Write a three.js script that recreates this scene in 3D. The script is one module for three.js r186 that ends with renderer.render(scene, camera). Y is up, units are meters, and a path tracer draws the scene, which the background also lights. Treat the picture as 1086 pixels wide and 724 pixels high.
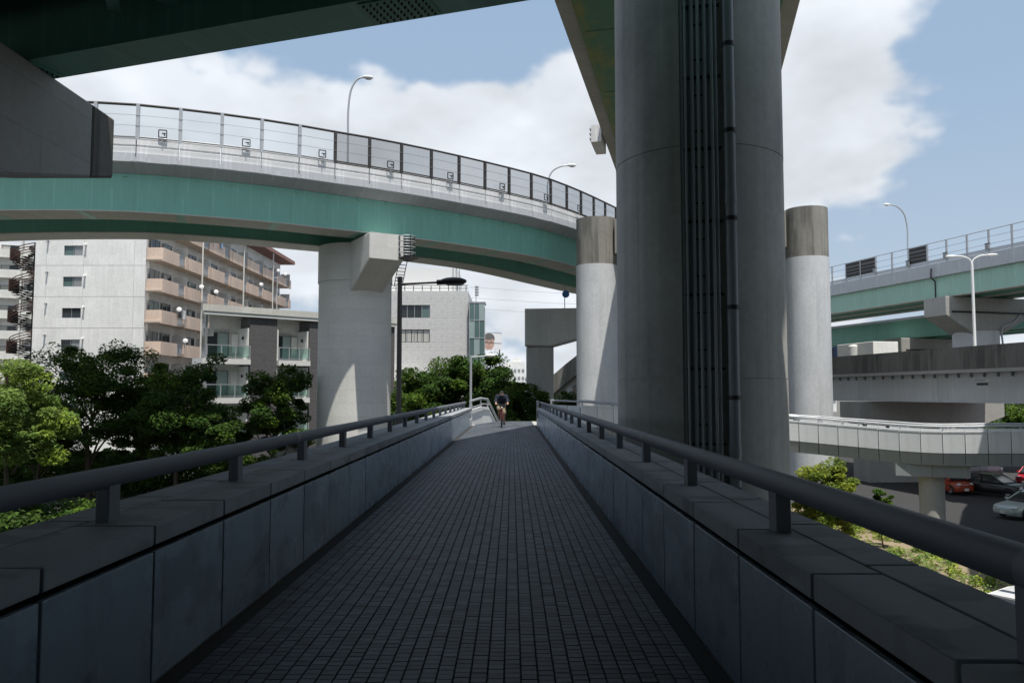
import * as THREE from 'three';
import { mergeGeometries, mergeVertices, toCreasedNormals } from 'three/addons/utils/BufferGeometryUtils.js';
import { RoundedBoxGeometry } from 'three/addons/geometries/RoundedBoxGeometry.js';
import { MarchingCubes } from 'three/addons/objects/MarchingCubes.js';

// ---------------------------------------------------------------- camera, sky, sun, exposure
// World: y up, ground at y = 0, the footbridge deck at y = 5.5, the camera 1.5 m above it. Z below is metres ahead of the camera (world z = -Z).
const EYE = 7.0, DECK = 5.5;
const scene = new THREE.Scene();
const camera = new THREE.PerspectiveCamera(46.4, 1086 / 724, 0.1, 3000);
camera.position.set(0, EYE, 0);
camera.rotation.set(THREE.MathUtils.degToRad(3.7), 0, 0);
const renderer = new THREE.WebGLRenderer({ antialias: true });
renderer.toneMapping = THREE.LinearToneMapping;
renderer.toneMappingExposure = 1.22;
renderer.shadowMap.enabled = true;

const SUN_EL = 72, SUN_AZ = 20;              // degrees; azimuth measured from straight behind the camera towards the right
const sunDir = new THREE.Vector3(
  Math.cos(THREE.MathUtils.degToRad(SUN_EL)) * Math.sin(THREE.MathUtils.degToRad(SUN_AZ)),
  Math.sin(THREE.MathUtils.degToRad(SUN_EL)),
  Math.cos(THREE.MathUtils.degToRad(SUN_EL)) * Math.cos(THREE.MathUtils.degToRad(SUN_AZ)));
const sun = new THREE.DirectionalLight(new THREE.Color().setRGB(1.0, 0.95, 0.87), 4.6);
sun.position.copy(sunDir).multiplyScalar(200).add(new THREE.Vector3(0, 0, -50));
sun.target.position.set(0, 0, -50);
sun.castShadow = true;
sun.shadow.mapSize.set(4096, 4096);
Object.assign(sun.shadow.camera, { left: -130, right: 130, top: 130, bottom: -130, near: 1, far: 500 });
scene.add(sun, sun.target);

// ---------------------------------------------------------------- random numbers and noise
function mulberry(a) { return () => { a |= 0; a = a + 0x6D2B79F5 | 0; let t = Math.imul(a ^ a >>> 15, 1 | a); t = t + Math.imul(t ^ t >>> 7, 61 | t) ^ t; return ((t ^ t >>> 14) >>> 0) / 4294967296; }; }
const hash = (x, y, s) => { let h = Math.imul(x, 374761393) + Math.imul(y, 668265263) + Math.imul(s, 1274126177) | 0; h = Math.imul(h ^ h >>> 13, 1274126177); return ((h ^ h >>> 16) >>> 0) / 4294967296; };
const sm = (t) => t * t * (3 - 2 * t);
const clamp = (v, a = 0, b = 1) => Math.min(b, Math.max(a, v));
const step = (a, b, v) => sm(clamp((v - a) / (b - a)));
const lerp = (a, b, t) => a + (b - a) * t;
function vnoise(x, y, per, s) {                                  // value noise that repeats every per cells
  const xi = Math.floor(x), yi = Math.floor(y), fx = sm(x - xi), fy = sm(y - yi);
  const w = (v, p) => ((v % p) + p) % p, x0 = w(xi, per), x1 = w(xi + 1, per), y0 = w(yi, per), y1 = w(yi + 1, per);
  return lerp(lerp(hash(x0, y0, s), hash(x1, y0, s), fx), lerp(hash(x0, y1, s), hash(x1, y1, s), fx), fy);
}
function fbm(u, v, cells, oct, s) { let a = 0, k = 0.5, n = 0; for (let i = 0; i < oct; i++) { a += k * vnoise(u * cells, v * cells, cells, s + i * 17); n += k; k *= 0.5; cells *= 2; } return a / n; }
function fbm2(u, v, cu, cv, oct, s) {                            // with different cells along u and v
  let a = 0, k = 0.5, n = 0;
  for (let i = 0; i < oct; i++) {
    const x = u * cu, y = v * cv, xi = Math.floor(x), yi = Math.floor(y), fx = sm(x - xi), fy = sm(y - yi), w = (q, p) => ((q % p) + p) % p;
    a += k * lerp(lerp(hash(w(xi, cu), w(yi, cv), s + i), hash(w(xi + 1, cu), w(yi, cv), s + i), fx), lerp(hash(w(xi, cu), w(yi + 1, cv), s + i), hash(w(xi + 1, cu), w(yi + 1, cv), s + i), fx), fy);
    n += k; k *= 0.5; cu *= 2; cv *= 2;
  }
  return a / n;
}

// ---------------------------------------------------------------- the sky: pale blue air with broad bright cumulus
{
  const W = 2048, H = 1024, data = new Float32Array(W * H * 4);
  const P3 = (x, y, z, s) => { // plain 3d value noise
    const xi = Math.floor(x), yi = Math.floor(y), zi = Math.floor(z), fx = sm(x - xi), fy = sm(y - yi), fz = sm(z - zi);
    const h = (a, b, c) => hash(a + c * 57, b + c * 131, s);
    return lerp(lerp(lerp(h(xi, yi, zi), h(xi + 1, yi, zi), fx), lerp(h(xi, yi + 1, zi), h(xi + 1, yi + 1, zi), fx), fy),
      lerp(lerp(h(xi, yi, zi + 1), h(xi + 1, yi, zi + 1), fx), lerp(h(xi, yi + 1, zi + 1), h(xi + 1, yi + 1, zi + 1), fx), fy), fz);
  };
  const F3 = (x, y, z, o, s) => { let a = 0, k = .5, n = 0; for (let i = 0; i < o; i++) { a += k * P3(x, y, z, s + i * 7); n += k; k *= .56; x *= 2.03; y *= 2.03; z *= 2.03; } return a / n; };
  // where the clouds in view lie: azimuth and elevation in degrees, half widths, weight
  const spots = [[-20, 15, 15, 8.5, .8], [-6, 12, 11, 7, .75], [2, 9, 9, 6, .5], [-34, 16, 9, 8, .5], [4.8, 19.5, 1.8, 5, .5], [21.5, 22.5, 7, 8, .85], [18, 14, 4, 3.5, .5], [34.5, 14, 1.6, 1.6, .4], [25, 15.2, 3, 2.5, .3],
    [-3.2, 24.8, 8.5, 4.4, -.95], [29.5, 12, 9, 5.5, -.75], [34, 21.5, 3.8, 7, -.8], [-13, 27, 6, 2.5, -.4]];
  for (let j = 0; j < H; j++) {
    const el = ((j + .5) / H - .5) * Math.PI, ce = Math.cos(el), y = Math.sin(el), eld = el * 57.2958;
    for (let i = 0; i < W; i++) {
      const k = (j * W + i) * 4;
      if (y < -.03) { data[k] = .2; data[k + 1] = .2; data[k + 2] = .2; data[k + 3] = 1; continue; }
      const ph = ((i + .5) / W - .5) * 2 * Math.PI, x = Math.cos(ph) * ce, z = Math.sin(ph) * ce;
      const e = Math.max(0, eld), t1 = step(0, 22, e), t2 = step(15, 80, e);
      let r = lerp(lerp(.50, .345, t1), .13, t2), g = lerp(lerp(.60, .475, t1), .25, t2), b = lerp(lerp(.70, .64, t1), .50, t2);
      r *= .84; g *= .845; b *= .86;
      const q = 1 / (Math.max(y, 0) + .32), px = x * q * 2.1, pz = z * q * 2.1;
      let d = F3(px * 1.5 + 9.2, y * 2.6, pz * 1.5 + 3.1, 8, 11) - .5;
      d = d * 1.5 + .045;
      const az = Math.atan2(x, -z) * 57.2958;
      if (Math.abs(az) < 75) for (const [a0, e0, wa, we, s] of spots) { const qd = ((az - a0) / wa) ** 2 + ((eld - e0) / we) ** 2; if (qd < 6) d += s * .62 * Math.exp(-qd); }
      const c = step(-.01, .15, d), thick = F3(px * 2.6 + 3, y * 4.5, pz * 2.6 + 7, 5, 91);
      const light = .83 + .5 * (thick - .5) - .05 * step(.3, .9, d);
      r = lerp(r, .78 * light, c); g = lerp(g, .825 * light, c); b = lerp(b, .885 * light, c);
      data[k] = r; data[k + 1] = g; data[k + 2] = b; data[k + 3] = 1;
    }
  }
  const tex = new THREE.DataTexture(data, W, H, THREE.RGBAFormat, THREE.FloatType);
  tex.mapping = THREE.EquirectangularReflectionMapping;
  tex.magFilter = tex.minFilter = THREE.LinearFilter; tex.wrapS = THREE.RepeatWrapping; tex.needsUpdate = true;
  scene.background = tex; scene.environment = tex;
}

// ---------------------------------------------------------------- textures (colour and grain of the matter)
function colourTex(n, size, fn) {                                // fn(u, v) gives linear grey or [r, g, b] multipliers, stored as sRGB
  const a = new Uint8Array(n * n * 4), s = (v) => { v = clamp(v); return Math.round(255 * (v <= .0031308 ? 12.92 * v : 1.055 * v ** (1 / 2.4) - .055)); };
  for (let j = 0; j < n; j++) for (let i = 0; i < n; i++) { const c = fn((i + .5) / n, (j + .5) / n), k = (j * n + i) * 4; const q = Array.isArray(c) ? c : [c, c, c]; a[k] = s(q[0]); a[k + 1] = s(q[1]); a[k + 2] = s(q[2]); a[k + 3] = 255; }
  return fin(new THREE.DataTexture(a, n, n), size, true);
}
function dataTex(n, size, fn) {
  const a = new Uint8Array(n * n * 4);
  for (let j = 0; j < n; j++) for (let i = 0; i < n; i++) { const v = Math.round(255 * clamp(fn((i + .5) / n, (j + .5) / n))), k = (j * n + i) * 4; a[k] = a[k + 1] = a[k + 2] = v; a[k + 3] = 255; }
  return fin(new THREE.DataTexture(a, n, n), size, false);
}
function fin(t, size, srgb) { t.wrapS = t.wrapT = THREE.RepeatWrapping; t.magFilter = THREE.LinearFilter; t.minFilter = THREE.LinearMipmapLinearFilter; t.generateMipmaps = true; t.repeat.set(1 / size, 1 / size); if (srgb) t.colorSpace = THREE.SRGBColorSpace; t.needsUpdate = true; return t; }

const T = {};
T.concrete = colourTex(1024, 7, (u, v) => {
  const m = fbm(u, v, 4, 6, 3), st = fbm2(u, v, 40, 3, 4, 41), pit = vnoise(u * 256, v * 256, 256, 5) > .965 ? .82 : 1, f = fbm(u, v, 64, 3, 77);
  const k = (.66 + .22 * m + .16 * f + .12 * (st - .5)) * pit; return [k, k * .992, k * .972];
});
T.formed = colourTex(1024, 7.2, (u, v) => {                      // board marks and lift lines of formed concrete
  const m = fbm(u, v, 5, 6, 13), f = fbm(u, v, 80, 3, 7), row = Math.floor(v * 8), uu = u * 4 + (row % 2 ? .5 : 0), col = Math.floor(uu), tone = hash(((col % 4) + 4) % 4, row, 9);
  const jx = Math.min(uu - col, 1 - uu + col) * 1.8, jy = Math.min(v * 8 - row, 1 - v * 8 + row) * .9;
  let k = .72 + .16 * m + .12 * f + .05 * (tone - .5);
  if (jx < .012 && hash(col, row, 33) > .35) k *= .82; if (jy < .012) k *= .86;
  return [k, k * .995, k * .98];
});
T.stained = colourTex(1024, 6, (u, v) => {                       // weathered concrete with black run-off streaks
  const m = fbm(u, v, 5, 6, 23), st = fbm2(u, v, 48, 2, 5, 61), big = fbm2(u, v, 9, 2, 4, 71), f = fbm(u, v, 64, 3, 87);
  let k = .5 + .24 * m + .14 * f; k *= 1 - .34 * step(.46, .74, st * .5 + big * .5); k *= 1 - .2 * step(.5, .72, big);
  return [k, k * .985, k * .955];
});
T.pillar = colourTex(1024, 9.42, (u, v) => {                     // smooth slip formed concrete: faint vertical runs, a few board seams
  const m = fbm(u, v, 5, 6, 313), st = fbm2(u, v, 60, 2, 5, 341), f = fbm(u, v, 90, 3, 37), pit = vnoise(u * 300, v * 300, 300, 5) > .975 ? .85 : 1;
  const bl = fbm2(u, v, 14, 5, 5, 377); let k = .5 + .3 * m + .16 * f + .3 * (st - .5) + .3 * (bl - .5); const sx = (u * 8) % 1; if (sx < .007) k *= .72; return [k * pit, k * pit * .995, k * pit * .98];
});
T.belly = colourTex(1024, 9, (u, v) => {                         // green paint gone yellow in patches
  const a = step(.48, .7, fbm(u, v, 7, 6, 611)), b = step(.5, .7, fbm2(u, v, 3, 40, 4, 617)), k = .85 + .3 * fbm(u, v, 40, 4, 7), y = clamp(a * .7 + b * .5);
  return [lerp(.09, .24, y) * k, lerp(.24, .27, y) * k, lerp(.13, .07, y) * k];
});
T.paint = colourTex(1024, 9, (u, v) => {                         // chalky, slightly streaked paint
  const st = fbm2(u, v, 70, 4, 4, 141), m = fbm(u, v, 6, 6, 103), f = fbm(u, v, 90, 2, 7);
  const chalk = step(.6, .78, st) * .12, dirt = step(.58, .78, fbm2(u, v, 30, 3, 4, 55)) * .08;
  const k = .78 + .14 * (m - .5) + .06 * f; return [k + chalk - dirt, k + chalk * .9 - dirt, k + chalk * .95 - dirt * 1.1];
});
T.panel = colourTex(1024, 3.1, (u, v) => {                       // wiped and scuffed wall panels
  const wx = u + .06 * (fbm(u, v, 4, 4, 12) - .5), wy = v + .06 * (fbm(u, v, 4, 4, 15) - .5);
  const a = fbm2(wx, wy, 6, 14, 5, 201), b = fbm2(wx, wy, 22, 5, 4, 211), f = fbm(u, v, 90, 3, 9), big = fbm(u, v, 3, 4, 219);
  const k = .7 + .12 * big + .08 * f - .2 * step(.56, .68, a) - .1 * step(.56, .7, b); return [k, k * 1.0, k * 1.005];
});
T.panelRough = dataTex(512, 3.1, (u, v) => .42 + .35 * fbm(u, v, 10, 5, 301));
T.asphalt = colourTex(512, 4, (u, v) => .55 + .25 * fbm(u, v, 5, 5, 31) + .3 * fbm(u, v, 128, 2, 37));
T.soil = colourTex(512, 4, (u, v) => { const a = fbm(u, v, 6, 6, 401), k = .5 + .45 * a + .15 * fbm(u, v, 100, 2, 9); return [k, k * .93, k * .82]; });
T.fine = dataTex(512, 1.2, (u, v) => .35 * fbm(u, v, 12, 5, 51) + .65 * fbm(u, v, 90, 3, 58));
T.coarse = dataTex(512, 5, (u, v) => fbm(u, v, 8, 7, 63));
T.wallTile = colourTex(512, 1.6, (u, v) => {                     // small facing tiles, each far below a pixel
  const r = Math.floor(v * 16), c = Math.floor(u * 8 + (r % 2) * .5), jx = Math.abs((u * 8 + (r % 2) * .5) % 1 - .5), jy = Math.abs(v * 16 % 1 - .5);
  let k = .72 + .2 * hash(c % 8, r, 71); if (jx > .46 || jy > .43) k *= .72; return k;
});

// ---------------------------------------------------------------- materials
const C = (r, g, b) => new THREE.Color().setRGB(r, g, b);
const std = (r, g, b, rough = .85, extra = {}) => new THREE.MeshStandardMaterial({ color: C(r, g, b), roughness: rough, ...extra });
const M = {
  pillar: std(.64, .635, .61, .8, { map: T.pillar, bumpMap: T.coarse, bumpScale: .006 }),
  concrete: std(.46, .455, .435, .88, { map: T.concrete, bumpMap: T.coarse, bumpScale: .006 }),
  formed: std(.72, .715, .69, .88, { map: T.formed, bumpMap: T.coarse, bumpScale: .006 }),
  stained: std(.38, .37, .34, .92, { map: T.stained, bumpMap: T.coarse, bumpScale: .006 }),
  darkStained: std(.26, .25, .235, .92, { map: T.stained, bumpMap: T.coarse, bumpScale: .006 }),
  capGrey: std(.42, .42, .41, .92, { map: T.formed, bumpMap: T.coarse, bumpScale: .006 }),
  paleConcrete: std(.66, .655, .63, .92, { map: T.concrete, bumpMap: T.coarse, bumpScale: .006 }),  // plain pale concrete of the portal beam, lighter than its columns
  whiteColumn: std(.70, .72, .75, .7, { map: T.concrete }),
  barrier: std(.84, .84, .84, .8, { map: T.paint }),
  barrierGrey: std(.58, .6, .63, .8, { map: T.paint }),
  green: std(.235, .55, .44, .45, { map: T.paint }),
  paleGreen: std(.42, .66, .55, .45, { map: T.paint }),
  belly: std(.8, .8, .8, .5, { map: T.belly }),
  soffit: std(.58, .57, .50, .6, { map: T.paint }),  // raised beige stands in for ground light reflected under the flanges
  whiteSteel: std(.74, .75, .75, .5, { map: T.paint }),
  panel: std(.47, .56, .66, .45, { map: T.panel, roughnessMap: T.panelRough }),
  panel2: std(.43, .515, .605, .45, { map: T.panel, roughnessMap: T.panelRough }),
  coping: std(.39, .41, .435, .8, { map: T.panel, bumpMap: T.fine, bumpScale: .0015 }),
  mortar: std(.035, .035, .035, .95),
  core: std(.03, .03, .03, .95),
  rail: std(.14, .15, .175, .6, { map: T.paint }),
  railPost: std(.22, .235, .265, .6, { map: T.paint }),
  galv: std(.5, .52, .54, .42, { metalness: .35, map: T.paint }),
  pipeGrey: std(.48, .5, .53, .45),
  drain: std(.27, .29, .32, .4),
  black: std(.018, .019, .022, .45),
  darkBrown: std(.035, .03, .028, .6),
  whitePaint: std(.78, .78, .77, .5),
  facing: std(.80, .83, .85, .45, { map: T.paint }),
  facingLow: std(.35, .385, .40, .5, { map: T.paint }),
  asphalt: std(.045, .045, .047, .93, { map: T.asphalt, bumpMap: T.fine, bumpScale: .004 }),  // near black also stands in for shade missing on the parking lot
  ground: std(.13, .125, .115, .95, { map: T.asphalt }),
  soil: std(.30, .255, .19, .97, { map: T.soil, bumpMap: T.coarse, bumpScale: .05 }),
  marking: std(.72, .72, .70, .7, { map: T.asphalt }),
  kerb: std(.42, .41, .40, .9, { map: T.concrete }),
  render: std(.90, .905, .90, .85, { map: T.concrete }),
  beige: std(.80, .62, .51, .85, { map: T.concrete }),
  beigeWall: std(.78, .66, .56, .85, { map: T.concrete }),
  offWhite: std(.78, .78, .75, .8, { map: T.concrete }),
  greyTile: std(.155, .15, .155, .6, { map: T.wallTile }),
  officeTile: std(.70, .695, .69, .7, { map: T.wallTile }),
  glassDark: std(.025, .032, .036, .08),
  glassGreen: std(.10, .16, .155, .1),
  curtain: std(.45, .45, .42, .9),
  frame: std(.30, .31, .32, .4, { metalness: .3 }),
  rust: std(.085, .045, .036, .8),
  roofRed: std(.28, .15, .12, .8),
  bark: std(.075, .06, .045, .95, { bumpMap: T.fine, bumpScale: .02 }),
  tyre: std(.018, .018, .018, .9),
  rim: std(.5, .5, .5, .3, { metalness: .8 }),
};
const pane = new THREE.MeshPhysicalMaterial({ color: C(.93, .945, .95), roughness: .04, transmission: 1, thickness: 0, ior: 1.45 });
const paneSmoke = new THREE.MeshPhysicalMaterial({ color: C(.74, .745, .75), roughness: .06, transmission: 1, thickness: 0, ior: 1.45 });
const balconyGlass = new THREE.MeshPhysicalMaterial({ color: C(.72, .86, .82), roughness: .08, transmission: 1, thickness: 0, ior: 1.45 });
const leafMat = (r, g, b, tr = .3) => new THREE.MeshPhysicalMaterial({ color: C(r, g, b), roughness: .95, specularIntensity: .25, vertexColors: true, side: THREE.DoubleSide, transmission: tr, thickness: 0, ior: 1.3 });

// ---------------------------------------------------------------- helpers
const taken = new Map();
function numbered(name) { const n = taken.get(name) || 0; taken.set(name, n + 1); return n ? name + '_' + String(n).padStart(3, '0') : name; }
function mesh(name, geo, mat, parent) { const m = new THREE.Mesh(geo, mat); m.name = name; m.castShadow = m.receiveShadow = true; if (parent) parent.add(m); return m; }
function thing(name, label, category, pos = [0, 0, 0], turn = 0, group) {
  const o = new THREE.Group(); o.name = numbered(name); o.position.set(...pos); o.rotation.y = turn; o.userData = { label, category }; if (group) o.userData.group = group; scene.add(o); return o;
}
function struct(name, geo, mat) { const m = geo ? mesh(numbered(name), geo, mat) : new THREE.Group(); m.name = m.name || numbered(name); m.userData.kind = 'structure'; scene.add(m); return m; }
const ORD = ['first', 'second', 'third', 'fourth', 'fifth', 'sixth', 'seventh', 'eighth', 'ninth', 'tenth', 'eleventh', 'twelfth'];
const wp = (X, y, Z) => [X, y, -Z];
function boxUV(g) {                                              // uv in metres, by the way each face points
  const p = g.attributes.position, n = g.attributes.normal, uv = new Float32Array(p.count * 2);
  for (let i = 0; i < p.count; i++) {
    const ax = Math.abs(n.getX(i)), ay = Math.abs(n.getY(i)), az = Math.abs(n.getZ(i));
    const a = ax > ay && ax > az ? [p.getZ(i), p.getY(i)] : ay > az ? [p.getX(i), p.getZ(i)] : [p.getX(i), p.getY(i)];
    uv[i * 2] = a[0]; uv[i * 2 + 1] = a[1];
  }
  g.setAttribute('uv', new THREE.BufferAttribute(uv, 2)); return g;
}
let boxSeed = 1;
function box(w, h, d, x = 0, y = 0, z = 0, shift = 0) {          // uv shifted so that alike pieces differ in grain
  const g = boxUV(new THREE.BoxGeometry(w, h, d)); g.translate(x, y, z);
  if (shift) { const uv = g.attributes.uv, a = hash(boxSeed++, 3, 5) * 9, b = hash(boxSeed, 7, 5) * 9; for (let i = 0; i < uv.count; i++) uv.setXY(i, uv.getX(i) + a, uv.getY(i) + b); }
  return g;
}
function rbox(w, h, d, r, x = 0, y = 0, z = 0, seg = 1) {
  const g = boxUV(new RoundedBoxGeometry(w, h, d, seg, r)); const uv = g.attributes.uv, a = hash(boxSeed++, 3, 5) * 9, b = hash(boxSeed, 7, 5) * 9;
  for (let i = 0; i < uv.count; i++) uv.setXY(i, uv.getX(i) + a, uv.getY(i) + b); g.translate(x, y, z); return g;
}
function cyl(r0, r1, h, seg = 24, open = false) { const g = new THREE.CylinderGeometry(r1, r0, h, seg, 1, open), uv = g.attributes.uv, c = Math.PI * (r0 + r1); const side = (seg + 1) * 2; for (let i = 0; i < uv.count; i++) i < side ? uv.setXY(i, uv.getX(i) * c, uv.getY(i) * h) : uv.setXY(i, uv.getX(i) * r0 * 2, uv.getY(i) * r0 * 2); g.translate(0, h / 2, 0); return g; }
function bar(a, b, r, seg = 8) {                                 // a round bar from a to b
  const A = new THREE.Vector3(...a), B = new THREE.Vector3(...b), d = B.clone().sub(A), g = cyl(r, r, d.length(), seg);
  g.applyQuaternion(new THREE.Quaternion().setFromUnitVectors(new THREE.Vector3(0, 1, 0), d.normalize())); g.translate(A.x, A.y, A.z); return g;
}
function tube(pts, r, n = 24, seg = 10, closed = false) { return new THREE.TubeGeometry(new THREE.CatmullRomCurve3(pts.map((p) => new THREE.Vector3(...p)), closed), n, r, seg, closed); }
function prism(pts, depth, bevel = 0) {                          // polygon in x, y extruded along z about z = 0
  const s = new THREE.Shape(pts.map((p) => new THREE.Vector2(p[0], p[1])));
  const g = new THREE.ExtrudeGeometry(s, { depth: depth - 2 * bevel, bevelEnabled: bevel > 0, bevelSize: bevel, bevelOffset: -bevel, bevelThickness: bevel, bevelSegments: 1, steps: 1 });
  g.translate(0, 0, -depth / 2 + bevel); return boxUV(g);
}
// a path is a list of [X, Z, dy]; every profile point is [offset to the left of the heading, height]
function resample(pts, ds) {
  const c = new THREE.CatmullRomCurve3(pts.map((p) => new THREE.Vector3(p[0], p[2] || 0, p[1])), false, 'centripetal'); c.arcLengthDivisions = 800;
  const L = c.getLength(), n = Math.max(1, Math.round(L / ds)); return c.getSpacedPoints(n).map((v) => [v.x, v.z, v.y]);
}
function frames(path) {
  let s = 0;
  return path.map((p, i) => {
    const a = path[Math.max(0, i - 1)], b = path[Math.min(path.length - 1, i + 1)], dx = b[0] - a[0], dz = b[1] - a[1], l = Math.hypot(dx, dz);
    if (i) s += Math.hypot(p[0] - path[i - 1][0], p[1] - path[i - 1][1]);
    return { X: p[0], Z: p[1], dy: p[2] || 0, tx: dx / l, tz: dz / l, nx: -dz / l, nz: dx / l, s };
  });
}
const at = (f, o, h) => [f.X + f.nx * o, h + f.dy, -(f.Z + f.nz * o)];
function sweep(path, prof, closed = true) {
  const fr = frames(path), P = [], U = [], I = []; let v = 0; const n = prof.length, m = closed ? n : n - 1; let acc = 0;
  for (let e = 0; e < m; e++) {
    const a = prof[e], b = prof[(e + 1) % n], l = Math.hypot(a[0] - b[0], a[1] - b[1]);
    for (const f of fr) { P.push(...at(f, a[0], a[1]), ...at(f, b[0], b[1])); const ver = Math.abs(a[1] - b[1]) > Math.abs(a[0] - b[0]); U.push(f.s, ver ? a[1] : acc, f.s, ver ? b[1] : acc + l); }
    for (let i = 0; i < fr.length - 1; i++) { const k = v + i * 2; I.push(k, k + 1, k + 2, k + 1, k + 3, k + 2); }
    v += fr.length * 2; acc += l;
  }
  if (closed) {
    const tri = THREE.ShapeUtils.triangulateShape(prof.map((p) => new THREE.Vector2(p[0], p[1])), []);
    for (const f of [fr[0], fr[fr.length - 1]]) { for (const p of prof) { P.push(...at(f, p[0], p[1])); U.push(p[0], p[1]); } for (const t of tri) I.push(v + t[0], v + t[1], v + t[2]); v += n; }
  }
  const g = new THREE.BufferGeometry(); g.setAttribute('position', new THREE.Float32BufferAttribute(P, 3)); g.setAttribute('uv', new THREE.Float32BufferAttribute(U, 2)); g.setIndex(I); g.computeVertexNormals(); return g;
}
const rect = (o0, o1, h0, h1) => [[o0, h0], [o1, h0], [o1, h1], [o0, h1]];
const merge = (list) => mergeGeometries(list.map((g) => { const q = g.index ? g.toNonIndexed() : g; for (const k of Object.keys(q.attributes)) if (!['position', 'normal', 'uv'].includes(k)) q.deleteAttribute(k); return q; }));
function place(g, f, o, h, extra = 0) { g.rotateY(Math.atan2(f.tz, f.tx) + extra); g.translate(...at(f, o, h)); return g; }   // local x runs along the path, local z to its right

// ================================================================ THE SETTING: ground, roads, parking
{
  const g = boxUV(new THREE.PlaneGeometry(2400, 2400).rotateX(-Math.PI / 2)); g.translate(0, 0, -300); struct('ground', g, M.ground);
  const lot = box(70, .06, 62, 44, -.022, -60); struct('parking_lot', lot, M.asphalt);
  const road = box(16, .05, 150, -12, -.017, -20); struct('road', road, M.asphalt);
  const cross = box(60, .05, 9, -50, -.017, -37); struct('side_road', cross, M.asphalt);
  const park = box(24, .05, 12, -37, -.017, -24); struct('roadside_pavement', park, M.kerb);
  const bed = boxUV(new THREE.PlaneGeometry(10, 46, 30, 80).rotateX(-Math.PI / 2)), bp = bed.attributes.position;
  for (let i = 0; i < bp.count; i++) bp.setY(i, .1 + .18 * fbm(bp.getX(i) / 40 + .5, bp.getZ(i) / 40 + .5, 12, 4, 5)); bed.computeVertexNormals();
  bed.translate(14.0, 0, -27); struct('planting_bed', bed, M.soil);
  const lines = [];
  for (let i = 2; i < 9; i++) lines.push(box(.12, .004, 5, 26 + i * 2.6, .012, -46.5));
  struct('parking_bay_markings', merge(lines), M.marking);
  const rl = []; for (let i = 0; i < 12; i++) rl.push(box(.14, .004, 3, -16, .012, -12 - i * 6)); rl.push(box(.14, .004, 70, -19.4, .012, -40));
  for (let i = 0; i < 5; i++) rl.push(box(16, .004, .13, -32, .012, -33.4 - i * 1.55));
  struct('road_markings', merge(rl), M.marking);
}

// ================================================================ THE FOOTBRIDGE the camera stands on
const XL = -1.86, XR = 1.15, Z0 = -6, Z1 = 37;
{
  const deck = struct('footbridge_deck');
  mesh('slab', box(4.1, .45, Z1 - Z0 + 6, (XL + XR) / 2, DECK - .245, -(Z0 + Z1 + 6) / 2), M.concrete, deck);
  for (const x of [XL + .055, XR - .055]) mesh('gutter', box(.11, .014, Z1 - Z0, x, DECK - .013, -(Z0 + Z1) / 2), M.mortar, deck);
  const bedG = box(XR - XL - .224, .014, Z1 - Z0 + 5.4, (XL + XR) / 2, DECK - .0125, -(Z0 + Z1 + 5.4) / 2); mesh('mortar_bed', bedG, M.mortar, deck);
  // paving tiles, 31 columns, laid in straight lines; the nearest ones in view are single pieces
  const w = .0895, l = .0715, jx = .008, jz = .0035, n = 31, x0 = (XL + XR) / 2 - n * w / 2;
  const tg = boxUV(new RoundedBoxGeometry(w - jx, .022, l - jz, 1, .003)); tg.translate(0, DECK - .008, 0);
  const tm = []; for (let k = 0; k < 7; k++) { const v = .022 + .0165 * k; tm.push(std(v * .84, v, v * 1.25, .6)); }
  const R = mulberry(77); let single = 0; const rest = [];
  for (let r = 0, Z = Z0 + .1; Z < Z1 + 5.3; r++, Z = Z0 + .1 + r * l) for (let c = 0; c < n; c++) {
    const x = x0 + (c + .5) * w, zj = (hash(c, 4, 9) - .5) * .045, q = R(), wear = fbm(x / 12 + .5, Z / 48 + .3, 24, 4, 19), k = clamp(Math.floor(((q + R() * .8) / 1.8 * 1.0 + (wear - .5) * .55) * 7), 0, 6), Zc = Z + zj, sink = (R() - .5) * .002, tilt = (R() - .5) * .012, tl2 = (R() - .5) * .012;
    if (Zc > 4.02 && Zc < 4.76 && single < 300 && x > -1.75 && x < 1.05) { const m = mesh('tile', tg, tm[k], deck); m.position.set(x, sink, -Zc); m.rotation.set(0, 0, 0); single++; }
    else rest.push([x, sink, -Zc, k, tilt, tl2]);
  }
  const inst = new THREE.InstancedMesh(tg, std(1, 1, 1, .6), rest.length); inst.name = 'paving_tiles'; inst.userData.kind = 'stuff'; inst.castShadow = inst.receiveShadow = true;
  const mx = new THREE.Matrix4(), col = new THREE.Color();
  rest.forEach(([x, y, z, k, a, b], i) => { mx.makeTranslation(x, y, z); inst.setMatrixAt(i, mx); const v = .022 + .0165 * k; inst.setColorAt(i, col.setRGB(v * .84, v, v * 1.25)); });
  deck.add(inst);
  // steel box beams that carry the deck
  for (const x of [-1.2, .5]) mesh('girder', box(.7, 1.0, Z1 - Z0, x, DECK - .97, -(Z0 + Z1) / 2), M.facingLow, deck);
}
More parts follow.
